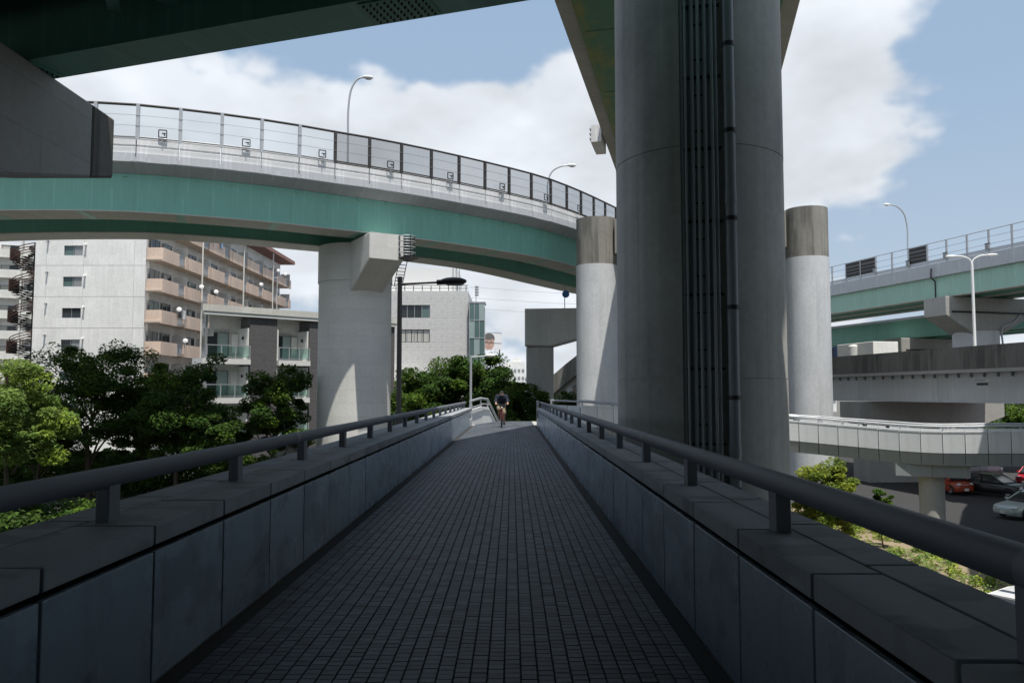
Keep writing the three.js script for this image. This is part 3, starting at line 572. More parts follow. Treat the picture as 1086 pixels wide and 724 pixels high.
// ================================================================ FOOTBRIDGE F: the white panelled branch at the right
{
  const t = thing('branch_footbridge', 'white panelled footbridge branch curving across at the right', 'footbridge'), E = EYE;
  const path = resample([[3.4, 39.2, -.66], [5.2, 40.1, -.76], [8, 41.4, -.98], [11.5, 42.3, -1.26], [14.7, 42.0, -1.5], [17.6, 40.7, -1.74], [20.2, 39.0, -1.9], [24, 37.3, -1.82], [30, 35.2, -1.8], [37, 33.2, -1.8]], .95);
  const fr = frames(path);
  mesh('deck_slab', sweep(path, rect(.22, 3.3, E - 1.6, E - .95)), M.concrete, t); mesh('backing', sweep(path, rect(.056, .12, E - .97, E - .03)), M.core, t);
  for (let i = 0; i < fr.length - 1; i++) {
    const a = path[i], b = path[i + 1], k = .965, q = [a, [lerp(a[0], b[0], k), lerp(a[1], b[1], k), lerp(a[2], b[2], k)]];
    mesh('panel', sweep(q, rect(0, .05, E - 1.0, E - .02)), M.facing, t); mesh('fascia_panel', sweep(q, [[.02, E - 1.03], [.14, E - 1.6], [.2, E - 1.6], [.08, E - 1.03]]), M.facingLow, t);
    mesh('coping', sweep(q, rect(-.02, .4, E - .015, E + .06)), M.facing, t); mesh('inner_panel', sweep(q, rect(2.9, 2.95, E - 1.0, E + .05)), M.facing, t);
    mesh('rail', bar(at(fr[i], .2, E + .28), at(fr[i + 1], .2, E + .28), .055, 8), M.galv, t); mesh('far_rail', bar(at(fr[i], 3, E + .28), at(fr[i + 1], 3, E + .28), .05, 8), M.galv, t);
    if (i % 2 === 0) { mesh('rail_post', bar(at(fr[i], .2, E + .05), at(fr[i], .2, E + .28), .04, 6), M.galv, t); mesh('rail_post', bar(at(fr[i], 3, E + .05), at(fr[i], 3, E + .28), .04, 6), M.galv, t); }
  }
  const p = thing('branch_pier', 'round concrete pier with white boxed head under the branch footbridge', 'bridge pier', wp(20.9, 0, 40.0), Math.atan2(-1.6, 3.5));
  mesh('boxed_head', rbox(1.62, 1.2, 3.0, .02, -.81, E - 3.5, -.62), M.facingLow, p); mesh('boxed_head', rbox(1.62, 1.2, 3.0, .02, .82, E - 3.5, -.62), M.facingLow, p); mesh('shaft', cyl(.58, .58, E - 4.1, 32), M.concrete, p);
}

// ================================================================ BUILDINGS
function windowUnit(parent, w, h, x, y, z, opt = {}) {           // faces +z, set back in a frame
  const q = mesh('window', box(w, h, .04, x, y, z - .06), opt.glass || M.glassDark, parent), f = .05;
  mesh('frame', merge([box(w + .08, f, .12, x, y + h / 2, z - .01), box(w + .08, f, .12, x, y - h / 2, z - .01), box(f, h - f, .12, x - w / 2, y, z - .01), box(f, h - f, .12, x + w / 2, y, z - .01), box(f * .8, h - f, .1, x + (opt.split || 0) * w, y, z - .01)]), M.frame, q);
  if (opt.curtain) mesh('curtain', box(w * .44, h - .1, .02, x + opt.curtain * w * .25, y, z - .03), opt.cm || M.curtain, q);
  return q;
}
{ // the long apartment block: blank gable to the camera, balconies along its right side
  const X0 = -45.6, X1 = -35, Zg = 75.4, L = 44, fl = 3.0, top = EYE + 19.4, t = thing('apartment_block', 'long white gabled apartment block with beige balconies left of the flyover pier', 'building', wp(X1, 0, Zg));
  const w = X1 - X0, base = EYE + 12.15 - 3 * 6;                  // joint level of a floor
  mesh('wall', box(w - .3, top, L, -w / 2, top / 2, -L / 2 - .3), M.render, t);
  // gable slabs, one per floor and bay, with recessed joints
  const cols = [-w, -w + 1.1, -5.95, -1.1, 0];
  for (let k = -1; k < 9; k++) for (let c = 0; c < 4; c++) {
    const y0 = base + k * fl + .015, y1 = base + (k + 1) * fl - .015, a = cols[c] + .012, b = cols[c + 1] - .012; if (y1 < 0 || y0 > top - .5) continue; const yb = Math.max(0, y0), yt = Math.min(top, y1);
    if (c === 1) { // leaves the window opening
      const wx0 = -7.85, wx1 = -6.05, wy0 = y0 + .95, wy1 = wy0 + .95;
      mesh('gable_slab', merge([box(b - a, wy0 - yb, .3, (a + b) / 2, (yb + wy0) / 2, -.15, 1), box(b - a, yt - wy1, .3, (a + b) / 2, (yt + wy1) / 2, -.15, 1), box(wx0 - a, wy1 - wy0, .3, (a + wx0) / 2, (wy0 + wy1) / 2, -.15, 1), box(b - wx1, wy1 - wy0, .3, (b + wx1) / 2, (wy0 + wy1) / 2, -.15, 1)]), M.render, t);
      windowUnit(t, wx1 - wx0, .95, (wx0 + wx1) / 2, (wy0 + wy1) / 2, -.1, k === 4 ? { glass: M.glassDark } : k === 3 ? { curtain: 1, cm: M.frame } : { glass: M.glassGreen, curtain: 1, cm: M.frame });
      const vc = mesh('vent_hood', tube([[-5.75, wy1 + .05, .02], [-5.75, wy1 + .12, .22], [-5.75, wy1 - .02, .3]], .07, 10, 8), M.whitePaint, t); mesh('vent_pipe', bar([-5.75, wy0, .03], [-5.75, wy1 + .02, .03], .035, 6), M.galv, vc);
      mesh('wall_vent', tube([[-9.35, wy1 + .42, .02], [-9.35, wy1 + .5, .2], [-9.35, wy1 + .3, .26]], .08, 10, 8), M.galv, t);
    } else mesh('gable_slab', box(b - a, yt - yb, .3, (a + b) / 2, (yb + yt) / 2, -.15, 1), M.render, t);
  }
  mesh('roof_edge', box(w + 2.2, .5, L + 1.2, -w / 2 + .9, top + .25, -L / 2), M.roofRed, t);
  // balconies: alternate solid parapet and metal railing, stepped in plan
  const bays = 7, bl = L / bays, R = mulberry(5);
  for (let k = 0; k < 9; k++) {
    const y = base + .75 + k * fl; if (y < 3 || y > top - 1) continue;
    for (let b = 0; b < bays; b++) {
      const za = -b * bl - .1, zb = -(b + 1) * bl + .05, zm = (za + zb) / 2;
      mesh('balcony_slab', box(1.5, .18, bl - .04, .75, y - .09, zm), M.beigeWall, t);
      mesh('balcony_parapet', prism([[0, 0], [1.5, 0], [1.5, 0]].length ? [[.06, y - .28], [1.62, y - .28], [1.62, y + 1.0], [.06, y + 1.0]] : [], .14), M.beige, t).position.set(0, 0, za - .08);
      mesh('balcony_parapet', box(.14, 1.28, bl * .56, 1.55, y + .36, za - .16 - bl * .28), M.beige, t);
      const rl = mesh('balcony_railing', merge([0, 1, 2, 3, 4, 5, 6].map((i) => box(.05, .95, .05, 1.5, y + .46, za - .3 - bl * .56 - i * .27)).concat([box(.07, .06, 1.8, 1.5, y + .96, za - .25 - bl * .56 - .85), box(.07, .06, 1.8, 1.5, y + .05, za - .25 - bl * .56 - .85)])), M.galv, t);
      mesh('infill', box(.02, .82, 1.7, 1.47, y + .5, za - .25 - bl * .56 - .85), M.frame, rl);
      mesh('balcony_parapet', box(.14, 1.28, bl * .14, 1.55, y + .36, zb + bl * .07), M.beige, t);
      mesh('partition', box(1.4, 1.9, .08, .75, y + 1.0, zb + .06), M.offWhite, t);
      for (const [dz, ww] of [[bl * .28, 1.9], [bl * .72, 1.8]]) { const g = mesh('balcony_door', box(.06, 2.0, ww, .03, y + 1.05, za - dz), R() > .3 ? M.glassDark : M.glassGreen, t); mesh('frame', merge([box(.1, .06, ww + .1, .05, y + 2.06, za - dz), box(.1, 2.0, .06, .05, y + 1.05, za - dz), box(.1, 2, .06, .05, y + 1.05, za - dz - ww / 2), box(.1, 2, .06, .05, y + 1.05, za - dz + ww / 2)]), M.frame, g); if (R() > .5) mesh('curtain', box(.02, 1.8, ww * .4, .075, y + 1.05, za - dz + ww * .22), M.curtain, g); }
    }
  }
  for (const [z, r] of [[-9.4, .09], [-22.5, .09], [-34.5, .09]]) mesh('downpipe', bar([1.75, 0, z], [1.75, top, z], r, 8), M.offWhite, t);
  // satellite dishes clamped to the balconies
  const spots = [[-3.5, 4], [-9.0, 5], [-13.2, 5], [-5.2, 3], [-29, 6], [-33, 5], [-36.5, 7], [-40, 7]];
  const dl = ['on the second nearest beige balcony below the flyover', 'on a middle balcony of the fifth visible row', 'beside the first downpipe of the apartment block', 'on the lowest near balcony above the dark trees', 'near the middle downpipe of the apartment block', 'just above the grey tiled building', 'on an upper balcony by the last downpipe', 'on the top far balcony of the apartment block'];
  spots.forEach(([z, k], i) => { const d = thing('satellite_dish', 'small white satellite dish ' + dl[i], 'satellite dish', wp(X1 + 1.75, base + .75 + k * fl + 1.15, Zg - z), .35, 'satellite dishes on the apartment block'); const g = new THREE.SphereGeometry(.33, 20, 6, 0, Math.PI * 2, 0, .85); g.scale(1, .4, 1); g.rotateX(-1.9 + Math.PI); g.translate(.1, .2, .25); const gm = mesh('dish', g, M.whiteDS || (M.whiteDS = std(.6, .6, .6, .6, { side: THREE.DoubleSide })), d); mesh('feed_arm', bar([.1, .0, .2], [.15, -.1, .75], .025, 6), M.frame, d); mesh('mast', bar([0, -.5, 0], [.05, .2, .1], .03, 6), M.frame, d); });
  const ln = [[-3.9, 4, .75, M.black, 'dark garment drying on a near beige balcony'], [-5.0, 4, .85, M.whitePaint, 'white towel drying on a near beige balcony'], [-11.5, 2, 1.1, M.whitePaint, 'white bedding hung over a low beige balcony above the trees'], [-15, 7, .8, std(.3, .42, .6, .9), 'pale blue cloth drying on a high beige balcony']];
  for (const [z, k, h, m, label] of ln) { const g = new THREE.PlaneGeometry(.95, h, 10, 6), p = g.attributes.position; for (let i = 0; i < p.count; i++) p.setZ(i, .06 * Math.sin(p.getX(i) * 11 + p.getY(i) * 2)); g.computeVertexNormals(); const d = thing('laundry', label, 'laundry', wp(X1 + 1.72, base + .75 + k * fl + 1.0, Zg - z), Math.PI / 2, 'laundry on the balconies'); const mm = m.clone(); mm.side = THREE.DoubleSide; mesh('cloth', g, mm, d); mesh('hanger_pole', bar([-.6, h / 2, 0], [.6, h / 2, 0], .015, 6), M.galv, d); }
}
{ // steel spiral fire stair at the left of the gable, the farther white block behind it
  const t = thing('spiral_stair', 'rust brown steel spiral fire stair left of the white gable', 'stair', wp(-47.0, 0, 77));
  mesh('centre_post', bar([.55, 0, 0], [.55, EYE + 14.6, 0], .22, 12), M.darkBrown, t);
  const stepG = []; for (let i = 0; i < 118; i++) { const a = i * .38, y = 1 + i * .17; const g = prism([[0, -.02], [1.5, -.02], [1.5, .03], [0, .03]], .42); g.rotateY(a); g.translate(0, y, 0); stepG.push(g); }
  const tr = mesh('treads', merge(stepG), M.darkBrown, t); tr.userData.kind = 'stuff';
  for (let k = 0; k < 4; k++) { const pts = []; for (let i = 0; i <= 130; i++) { const a = i * .345, y = 1.25 + k * .26 + i * .155; pts.push([Math.cos(a) * 1.5, y, -Math.sin(a) * 1.5]); } mesh('hand_rail', tube(pts, .05, 600, 5), M.rust, t); }
  for (let k = 0; k < 7; k++) { mesh('landing', box(1.5, .1, 1.6, 1.2, 1.6 + k * 3.0, 0), M.darkBrown, t); mesh('landing_screen', box(.06, 1.2, 1.6, -1.52, 2.4 + k * 3, 0), M.rust, t); mesh('landing_beam', bar([.2, 1.4 + k * 3, .7], [2.6, 1.2 + k * 3, .7], .09, 6), M.black, t); }
  const b = thing('far_apartment_block', 'farther white apartment block with balconies at the far left edge', 'building', wp(-79, 0, 118), .35);
  mesh('wall', box(26, EYE + 22.5, 12, 0, (EYE + 22.5) / 2, -6), M.render, b);
  for (let k = 0; k < 9; k++) { const y = 3 + k * 3.05; for (let c = 0; c < 7; c++) { const x = -11 + c * 3.6; mesh('balcony_parapet', box(3.3, 1.1, .16, x, y + .5, 1.3), M.offWhite, b); mesh('balcony_slab', box(3.4, .18, 1.4, x, y - .1, .7), M.offWhite, b); windowUnit(b, 2.3, 1.7, x, y + 1.0, .12, { curtain: c % 2 ? 1 : -1 }); mesh('partition', box(.2, 2.85, 1.3, x + 1.75, y + 1.3, .66), M.offWhite, b); } }
}
{ // low building with grey tiled piers and glass fronted balconies
  const t = thing('tiled_apartment_house', 'low modern apartment house with grey tiled piers, glass balconies and white roof slab', 'building', wp(-23.2, 0, 60), Math.atan2(.67, .74));
  const top = EYE + 6.7, fl = 3.0, H0 = EYE + 2.62, Ls = 17, rec = 1.7;
  const skew = (g) => { const p = g.attributes.position; for (let i = 0; i < p.count; i++) p.setX(i, p.getX(i) + .42 * Math.max(0, -p.getZ(i) - rec * .0)); return g; };
  mesh('wall', skew(box(Ls, top - .6, 8, Ls / 2 + .25, (top - .6) / 2, -rec - 4)), M.offWhite, t);
  mesh('roof_slab', skew(box(Ls + .5, .5, 10.2, Ls / 2 - .1, top - .25, -4.8)), M.offWhite, t); mesh('roof_fascia', box(Ls + .3, .25, .3, Ls / 2 - .05, top - .63, .1), M.whitePaint, t);
  for (const [a, b] of [[3.5, 5.75], [8.6, 11.0], [14.2, 17]]) mesh('tiled_pier', box(b - a, top - .78, rec + .1, (a + b) / 2, (top - .78) / 2, -rec / 2 + .02), M.greyTile, t);
  mesh('corner_post', box(.14, top - .8, .14, .12, (top - .8) / 2, -.1), M.frame, t);
  for (const [a, b, open] of [[0, 3.46, 1], [5.79, 8.56, 0], [11.04, 14.16, 0]]) for (let k = -2; k < 2; k++) {
    const y = H0 + (k - 0) * fl - (k > 0 ? 0 : 0); if (k === 1) continue;
    const w = b - a, m = (a + b) / 2; mesh('balcony_slab', box(w + (open ? .3 : .02), .42, rec + .35, m - (open ? .15 : 0), y - .2, -rec / 2 + .2), M.whitePaint, t);
    const gl = mesh('balcony_glass', box(w - .1, .82, .02, m, y + .56, .28), balconyGlass, t); mesh('railing', merge([box(w, .07, .07, m, y + 1.02, .28), box(w, .05, .05, m, y + .12, .28)].concat([0, .33, .66, 1].map((u) => box(.07, .95, .07, a + .05 + u * (w - .1), y + .52, .28)))), M.galv, gl);
    mesh('side_wall', box(.12, 2.45, rec, b - .07, y + 1.24, -rec / 2), M.whitePaint, t); if (!open) mesh('side_wall', box(.12, 2.45, rec, a + .07, y + 1.24, -rec / 2), M.whitePaint, t);
    const dr = windowUnit(t, w * .52, 2.0, a + w * .46, y + 1.12, -rec + .09, { glass: M.glassDark, curtain: 1, cm: M.glassPale || (M.glassPale = std(.3, .38, .37, .12)) });
    mesh('wall_lamp', box(.1, .22, .14, b - .2, y + 1.7, -rec * .45), M.black, t); mesh('panel_door', box(.5, 1.5, .05, b - .45, y + 1.3, -rec + .06), M.whitePaint, t);
    if (open) { const ac = mesh('air_conditioner', rbox(.8, .6, .3, .02, a + .75, y + 2.1, -rec + .3), M.offWhite, t); const fan = new THREE.TorusGeometry(.2, .02, 6, 20); fan.translate(a + .65, y + 2.1, -rec + .46); mesh('fan_guard', fan, M.frame, ac); }
    else for (const dx of [.35, .75]) { const v = new THREE.CylinderGeometry(.1, .1, .12, 14); v.rotateX(Math.PI / 2); v.translate(a + dx + .1, y + 2.25, -rec + .08); mesh('wall_vent', v, M.frame, t); }
  }
  const an = thing('roof_aerial', 'thin white aerial on the tiled apartment house roof', 'aerial', wp(-19.6, EYE + 6.7, 66)); mesh('mast', bar([0, 0, 0], [0, 3.0, 0], .04, 6), M.galv, an); mesh('arm', bar([-.25, 2.9, 0], [.1, 2.9, 0], .03, 6), M.galv, an);
}
{ // office building in the centre
  const Z = 108, X1 = -6.0, X0 = -26, H = EYE + 13.9, t = thing('office_building', 'pale grey tiled office building with two ribbon windows in the centre', 'building', wp(X1, 0, Z));
  const w = X1 - X0;
  mesh('wall', box(w, H, 16, -w / 2, H / 2, -8.3), M.officeTile, t);
  const lv = []; // front skin in storey bands with window openings
  const wins = [[EYE + 11.1, 1.75], [EYE + 7.75, 1.75]], wx0 = -9.4, wx1 = -5.2;
  let y0 = 0; for (const [y, h] of wins.slice().reverse()) { mesh('facing_band', box(w, y - h / 2 - y0 - .02, .3, -w / 2, (y0 + y - h / 2) / 2, -.15), M.officeTile, t); mesh('facing_band', box(-wx1 - 2.02, h - .02, .3, wx1 / 2 - .99, y, -.15), M.officeTile, t); mesh('facing_band', box(wx0 + w, h - .02, .3, (wx0 - w) / 2, y, -.15), M.officeTile, t); y0 = y + h / 2; }
  mesh('facing_band', box(w, H - y0, .3, -w / 2, (H + y0) / 2, -.15), M.officeTile, t);
  mesh('facing_pier', box(2.0 - .02, 6.6, .3, -1, EYE + 9.2, -.148), M.officeTile, t);
  wins.forEach(([y, h], i) => { const g = mesh('ribbon_window', box(wx1 - wx0, h, .05, (wx0 + wx1) / 2, y, -.24), M.glassDark, t); for (let k = 0; k < 5; k++) mesh('mullion', box(.09, h, .14, lerp(wx0 + .1, wx1 - .1, k / 4), y, -.18), M.frame, g); if (i) for (let k = 0; k < 5; k++) mesh('blind', box(.7, h - .15, .03, wx0 + .5 + k * .8, y, -.19), M.curtain, g); else mesh('blind', box(1.1, h - .15, .03, wx1 - .62, y, -.19), M.glassGreen, g); });
  mesh('roof_rail', merge([...Array(16)].map((_, i) => box(.1, .8, .1, -.3 - i * 1.2, H + .4, -.4)).concat([box(w, .08, .08, -w / 2, H + .8, -.4), box(w, .08, .08, -w / 2, H + .4, -.4)])), M.darkBrown, t);
  mesh('penthouse', box(w - 2, 3.4, 9, -w / 2 - .6, H + 1.7, -6.6), M.whitePaint, t);
  for (let i = 0; i < 3; i++) mesh('mast', bar([-2.2 + i * .45, H, -2], [-2.2 + i * .45, H + 5 - i * .2, -2], .06, 6), M.galv, t);
  const lower = mesh('lower_wing', box(6.2, EYE + 1.8, 4, -9.4, (EYE + 1.8) / 2, 2.2), M.offWhite, t); mesh('wing_window', box(1.3, 5, .08, -11.5, EYE - .6, 4.22), M.whitePaint, lower);
  const g = thing('glass_stair_tower', 'narrow green glazed stair tower at the right of the office building', 'building', wp(-4.75, 0, 107.2)), gh = EYE + 12.2;
  mesh('core', box(2.0, gh - .5, 3.2, 0, (gh - .5) / 2, -2), M.facingLow, g);
  for (let k = 0; k < 8; k++) for (let c = 0; c < 3; c++) mesh('glass_pane', box(.62, gh / 8 - .1, .04, -.68 + c * .68, (k + .5) * gh / 8, .02), (k + c) % 3 ? M.glassGreen : M.glassPale || (M.glassPale = std(.3, .38, .37, .12)), g);
  mesh('frame', merge([-1.05, -.34, .34, 1.05].map((x) => box(.07, gh, .12, x, gh / 2, .02)).concat([0, 1, 2, 3, 4, 5, 6, 7, 8].map((k) => box(2.1, .1, .14, 0, k * gh / 8, .02)))), M.galv, g);
  mesh('roof', box(2.3, .12, 3.6, 0, gh + .06, -1.8), M.frame, g);
  const a = thing('roof_antenna', 'small dark antenna standing on the glass stair tower', 'antenna', wp(-4.9, gh, 107.8)); mesh('mast', bar([0, 0, 0], [0, 2.4, 0], .05, 6), M.frame, a); for (let i = 0; i < 4; i++) mesh('element', box(.5, .24, .3, .1, 1.1 + i * .36, 0), M.frame, a);
}
{ // billboard with a printed portrait (a plain generic face) far behind
  const c = document.createElement('canvas'); c.width = 256; c.height = 224; const x = c.getContext('2d');
  x.fillStyle = '#e9e9ea'; x.fillRect(0, 0, 256, 224); x.fillStyle = '#6b6765'; x.beginPath(); x.ellipse(98, 78, 72, 70, 0, 0, 7); x.fill();
  x.fillStyle = '#c3a293'; x.beginPath(); x.ellipse(98, 142, 66, 88, 0, 0, 7); x.fill(); x.fillStyle = '#6b6765'; x.beginPath(); x.ellipse(98, 62, 62, 38, 0, 0, 7); x.fill();
  x.fillStyle = '#4b3f3b'; for (const s of [-1, 1]) { x.fillRect(98 + s * 28 - 18, 112, 36, 6); x.beginPath(); x.ellipse(98 + s * 28, 130, 13, 5, 0, 0, 7); x.fill(); } x.fillStyle = '#a98676'; x.fillRect(90, 132, 16, 40); x.fillStyle = '#8d5f55'; x.fillRect(76, 190, 46, 7);
  const tx = new THREE.CanvasTexture(c); tx.colorSpace = THREE.SRGBColorSpace;
  const t = thing('portrait_billboard', 'square white billboard with a large printed face beside the office building', 'billboard', wp(-5.9, 0, 152)), y = EYE + 9.9;
  const g = new THREE.PlaneGeometry(3.9, 3.3); g.translate(1.95, y, .12); mesh('print', g, new THREE.MeshStandardMaterial({ map: tx, roughness: .8 }), t);
  mesh('board', box(3.95, 3.35, .2, 1.95, y, 0), M.whitePaint, t); for (const px of [.4, 3.5]) mesh('leg', bar([px, 0, -.3], [px, y + 1, -.3], .14, 8), M.frame, t); mesh('lamp_bar', merge([0, 1, 2, 3, 4].map((i) => box(.08, .08, .9, .4 + i * .8, y - 1.75, .5))), M.frame, t);
}
{ // hazy city blocks on the skyline
  const list = [[1.2, 320, 19.5, 8, 'tall pale block with many windows on the skyline left of the concrete portal'], [7.5, 345, 15, 8, 'lower white block on the skyline touching the concrete portal'], [-6, 300, 12.5, 12, 'low grey block on the skyline behind the trees'], [9.6, 380, 22, 3, 'slim pale tower on the skyline beside the concrete portal'], [70, 330, 13, 26, 'wide pale block low on the skyline at the right'], [112, 300, 15, 20, 'pale block low on the skyline at the far right edge']];
  for (const [X, Z, h, w, label] of list) {
    const t = thing('skyline_block', label, 'building', wp(X, 0, Z), 0, 'blocks on the skyline'); mesh('wall', box(w, h, 10, 0, h / 2, -5), M.render, t);
    const g = [], n = Math.floor(h / 3), m = Math.max(2, Math.floor(w / 1.6)); for (let k = 1; k < n; k++) for (let i = 0; i < m; i++) g.push(box(w / m * .62, 1.3, .1, -w / 2 + (i + .5) * w / m, k * 3 + .9, .03)); if (g.length) mesh('windows', merge(g), M.frame, t).userData.kind = 'stuff';
    mesh('roof_box', box(w * .4, 1.6, 4, w * .1, h + .8, -4), M.offWhite, t);
  }
}

// ================================================================ the concrete portal and ramp behind the white column
{
  const Z = 74, t = thing('concrete_portal', 'weathered concrete portal pier with haunched beam left of the white column', 'bridge pier', wp(2.6, 0, Z), -.12), E = EYE;
  mesh('column', cyl(1.28, 1.28, E + 4.2, 40), M.concrete, t);
  mesh('beam', prism([[-1.3, E + 7.75], [-1.3, E + 4.3], [1.1, E + 4.25], [5.0, E + 5.3], [14, E + 5.3], [14, E + 7.75]], 2.5, .12), M.paleConcrete, t);
  const c2 = cyl(1.28, 1.28, E + 5.3, 32); c2.translate(12.4, 0, 0); mesh('column', c2, M.concrete, t);
  const r = thing('rising_ramp', 'concrete ramp rising to the right behind the white column', 'ramp', wp(0, 0, 0));
  const path = [[3.5, 90, 0], [6, 88, 2.2], [9.5, 85.2, 5.0], [16, 80, 8.6]].map((p) => p);
  mesh('deck', sweep(path, rect(0, 7, E - 1.0, E - .2)), M.concrete, r); mesh('barrier', sweep(path, rect(-.1, .2, E - 1.1, E + 1.0)), M.stained, r); mesh('bracket', sweep(path, rect(.3, .7, E - 1.9, E - 1.01)), M.concrete, r);
  mesh('post', box(.5, E + 1, .5, 6.3, (E + 1) / 2 - .4, -86.5), M.whiteColumn, r);
  const u = thing('under_deck_house', 'pale low building seen in shade under the ramp', 'building', wp(7.6, 0, 100)); mesh('wall', box(12, 6, 6, 0, 3, -3), M.offWhite, u); mesh('window', box(1.6, 1.4, .1, -1.5, 3.8, .03), M.glassGreen, u); mesh('roof', box(12.6, .3, 6.6, 0, 6.15, -3), M.frame, u);
  const s = thing('blue_road_sign', 'tiny blue round road sign on a mast above the concrete portal', 'sign', wp(4.9, E + 7.76, 73.6)); mesh('mast', bar([0, 0, 0], [0, 2.6, 0], .04, 6), M.galv, s); const d = new THREE.CylinderGeometry(.34, .34, .05, 20); d.rotateX(Math.PI / 2); d.translate(.1, 1.4, .06); mesh('disc', d, std(.05, .2, .5, .5), s);
}
{ // overhead wires
  const names = ['highest', 'middle', 'lowest']; for (let i = 0; i < 3; i++) { const y = EYE + 19.2 - i * 2.0, o = mesh(numbered('overhead_wire'), tube([[-8, y + .8, -150], [14, y - .4, -150], [40, y + .6, -150]], .035, 30, 5), M.frame); o.userData = { label: names[i] + ' of three thin overhead wires against the cloud left of the white column', category: 'wire', group: 'overhead wires' }; scene.add(o); }
}

// ================================================================ LAMPS along the footbridge
{
  const t = thing('black_lamp', 'black lamp post with long straight arm left of the walkway', 'street lamp', wp(-2.98, 0, 21)), y = EYE + 2.98;
  mesh('pole', cyl(.085, .062, y, 14), M.black, t); mesh('sleeve', cyl(.11, .11, DECK + 1.0, 14), M.black, t); const c = cyl(.07, .07, .1, 14); c.translate(0, y, 0); mesh('cap', c, M.black, t);
  mesh('arm', bar([0, y - .1, 0], [1.02, y - .05, 0], .03, 8), M.black, t);
  const h = new THREE.SphereGeometry(.36, 18, 12); h.scale(1, .3, .42); h.translate(1.42, y - .02, 0); const hd = mesh('lamp_head', h, M.black, t); mesh('neck', bar([.98, y - .05, 0], [1.2, y - .04, 0], .07, 10), M.black, hd); const ln = new THREE.SphereGeometry(.26, 14, 8); ln.scale(1, .2, .4); ln.translate(1.46, y - .09, 0); mesh('lens', ln, M.frame, hd);
  const s = thing('silver_lamp', 'pale grey lamp post with straight arm near the stair at the walkway end', 'street lamp', wp(-2.12, 0, 41)), ys = EYE + 1.9;
  mesh('pole', cyl(.075, .06, ys, 12), M.galv, s); mesh('base', cyl(.12, .1, DECK + .9, 12), M.galv, s); mesh('arm', bar([0, ys - .06, 0], [.85, ys, 0], .035, 8), M.galv, s); const sh = new THREE.SphereGeometry(.26, 16, 10); sh.scale(1.1, .3, .5); sh.translate(1.0, ys + .03, 0); mesh('lamp_head', sh, M.whitePaint, s);
}

// ================================================================ TREES AND SHRUBS
function leafGeometry(seed, centres, perClump, spread, size, tones) {
  const R = mulberry(seed), N = centres.length * perClump, P = new Float32Array(N * 18), Nn = new Float32Array(N * 18), K = new Float32Array(N * 18); let k = 0;
  const a = new THREE.Vector3(), b = new THREE.Vector3(), n = new THREE.Vector3(), c = new THREE.Vector3(), q = new THREE.Vector3();
  for (const [cx, cy, cz, cr] of centres) {
    const tone = tones[Math.floor(R() * tones.length)];
    for (let i = 0; i < perClump; i++) {
      const th = R() * 6.283, u = R() * 2 - 1, rr = cr * spread * Math.cbrt(R()), sq = Math.sqrt(1 - u * u);
      c.set(cx + Math.cos(th) * sq * rr, cy + u * rr * .62, cz + Math.sin(th) * sq * rr);
      n.set(R() - .5, R() * .9 + .15, R() - .5).normalize(); a.set(R() - .5, (R() - .6) * .6, R() - .5).cross(n).normalize(); b.crossVectors(n, a);
      const s = size * (.65 + R() * .7), w = s * .5, v = .72 + R() * .56, pts = [[-s, 0], [0, -w], [s, 0], [-s, 0], [s, 0], [0, w]];
      for (const [pa, pb] of pts) { q.copy(c).addScaledVector(a, pa).addScaledVector(b, pb); P[k] = q.x; P[k + 1] = q.y - Math.abs(pa) * .25; P[k + 2] = q.z; Nn[k] = n.x; Nn[k + 1] = n.y; Nn[k + 2] = n.z; K[k] = tone[0] * v; K[k + 1] = tone[1] * v; K[k + 2] = tone[2] * v; k += 3; }
    }
  }
  const g = new THREE.BufferGeometry(); g.setAttribute('position', new THREE.BufferAttribute(P, 3)); g.setAttribute('normal', new THREE.BufferAttribute(Nn, 3)); g.setAttribute('color', new THREE.BufferAttribute(K, 3)); return g;
}
function limb(a, b, r0, r1, bend, R) { // tapered bent tube
  const A = new THREE.Vector3(...a), B = new THREE.Vector3(...b), m = A.clone().lerp(B, .5).add(new THREE.Vector3((R() - .5) * bend, R() * bend * .4, (R() - .5) * bend));
  const g = new THREE.TubeGeometry(new THREE.QuadraticBezierCurve3(A, m, B), 6, 1, 6), p = g.attributes.position, curve = new THREE.QuadraticBezierCurve3(A, m, B), v = new THREE.Vector3();
  for (let i = 0; i < p.count; i++) { const t = Math.floor(i / 7) / 6, c = curve.getPoint(t), r = lerp(r0, r1, t); v.fromBufferAttribute(p, i).sub(c).multiplyScalar(r).add(c); p.setXYZ(i, v.x, v.y, v.z); }
  return g;
}
const LEAF = { dark: leafMat(.06, .11, .022, .32), mid: leafMat(.075, .135, .026, .35), bright: leafMat(.19, .27, .065, .45), yellow: leafMat(.21, .26, .05, .45) };
const TONES = [[1, 1, 1], [.8, .9, .8], [1.15, 1.1, .9], [.9, 1, 1.05], [1.3, 1.25, .8]];
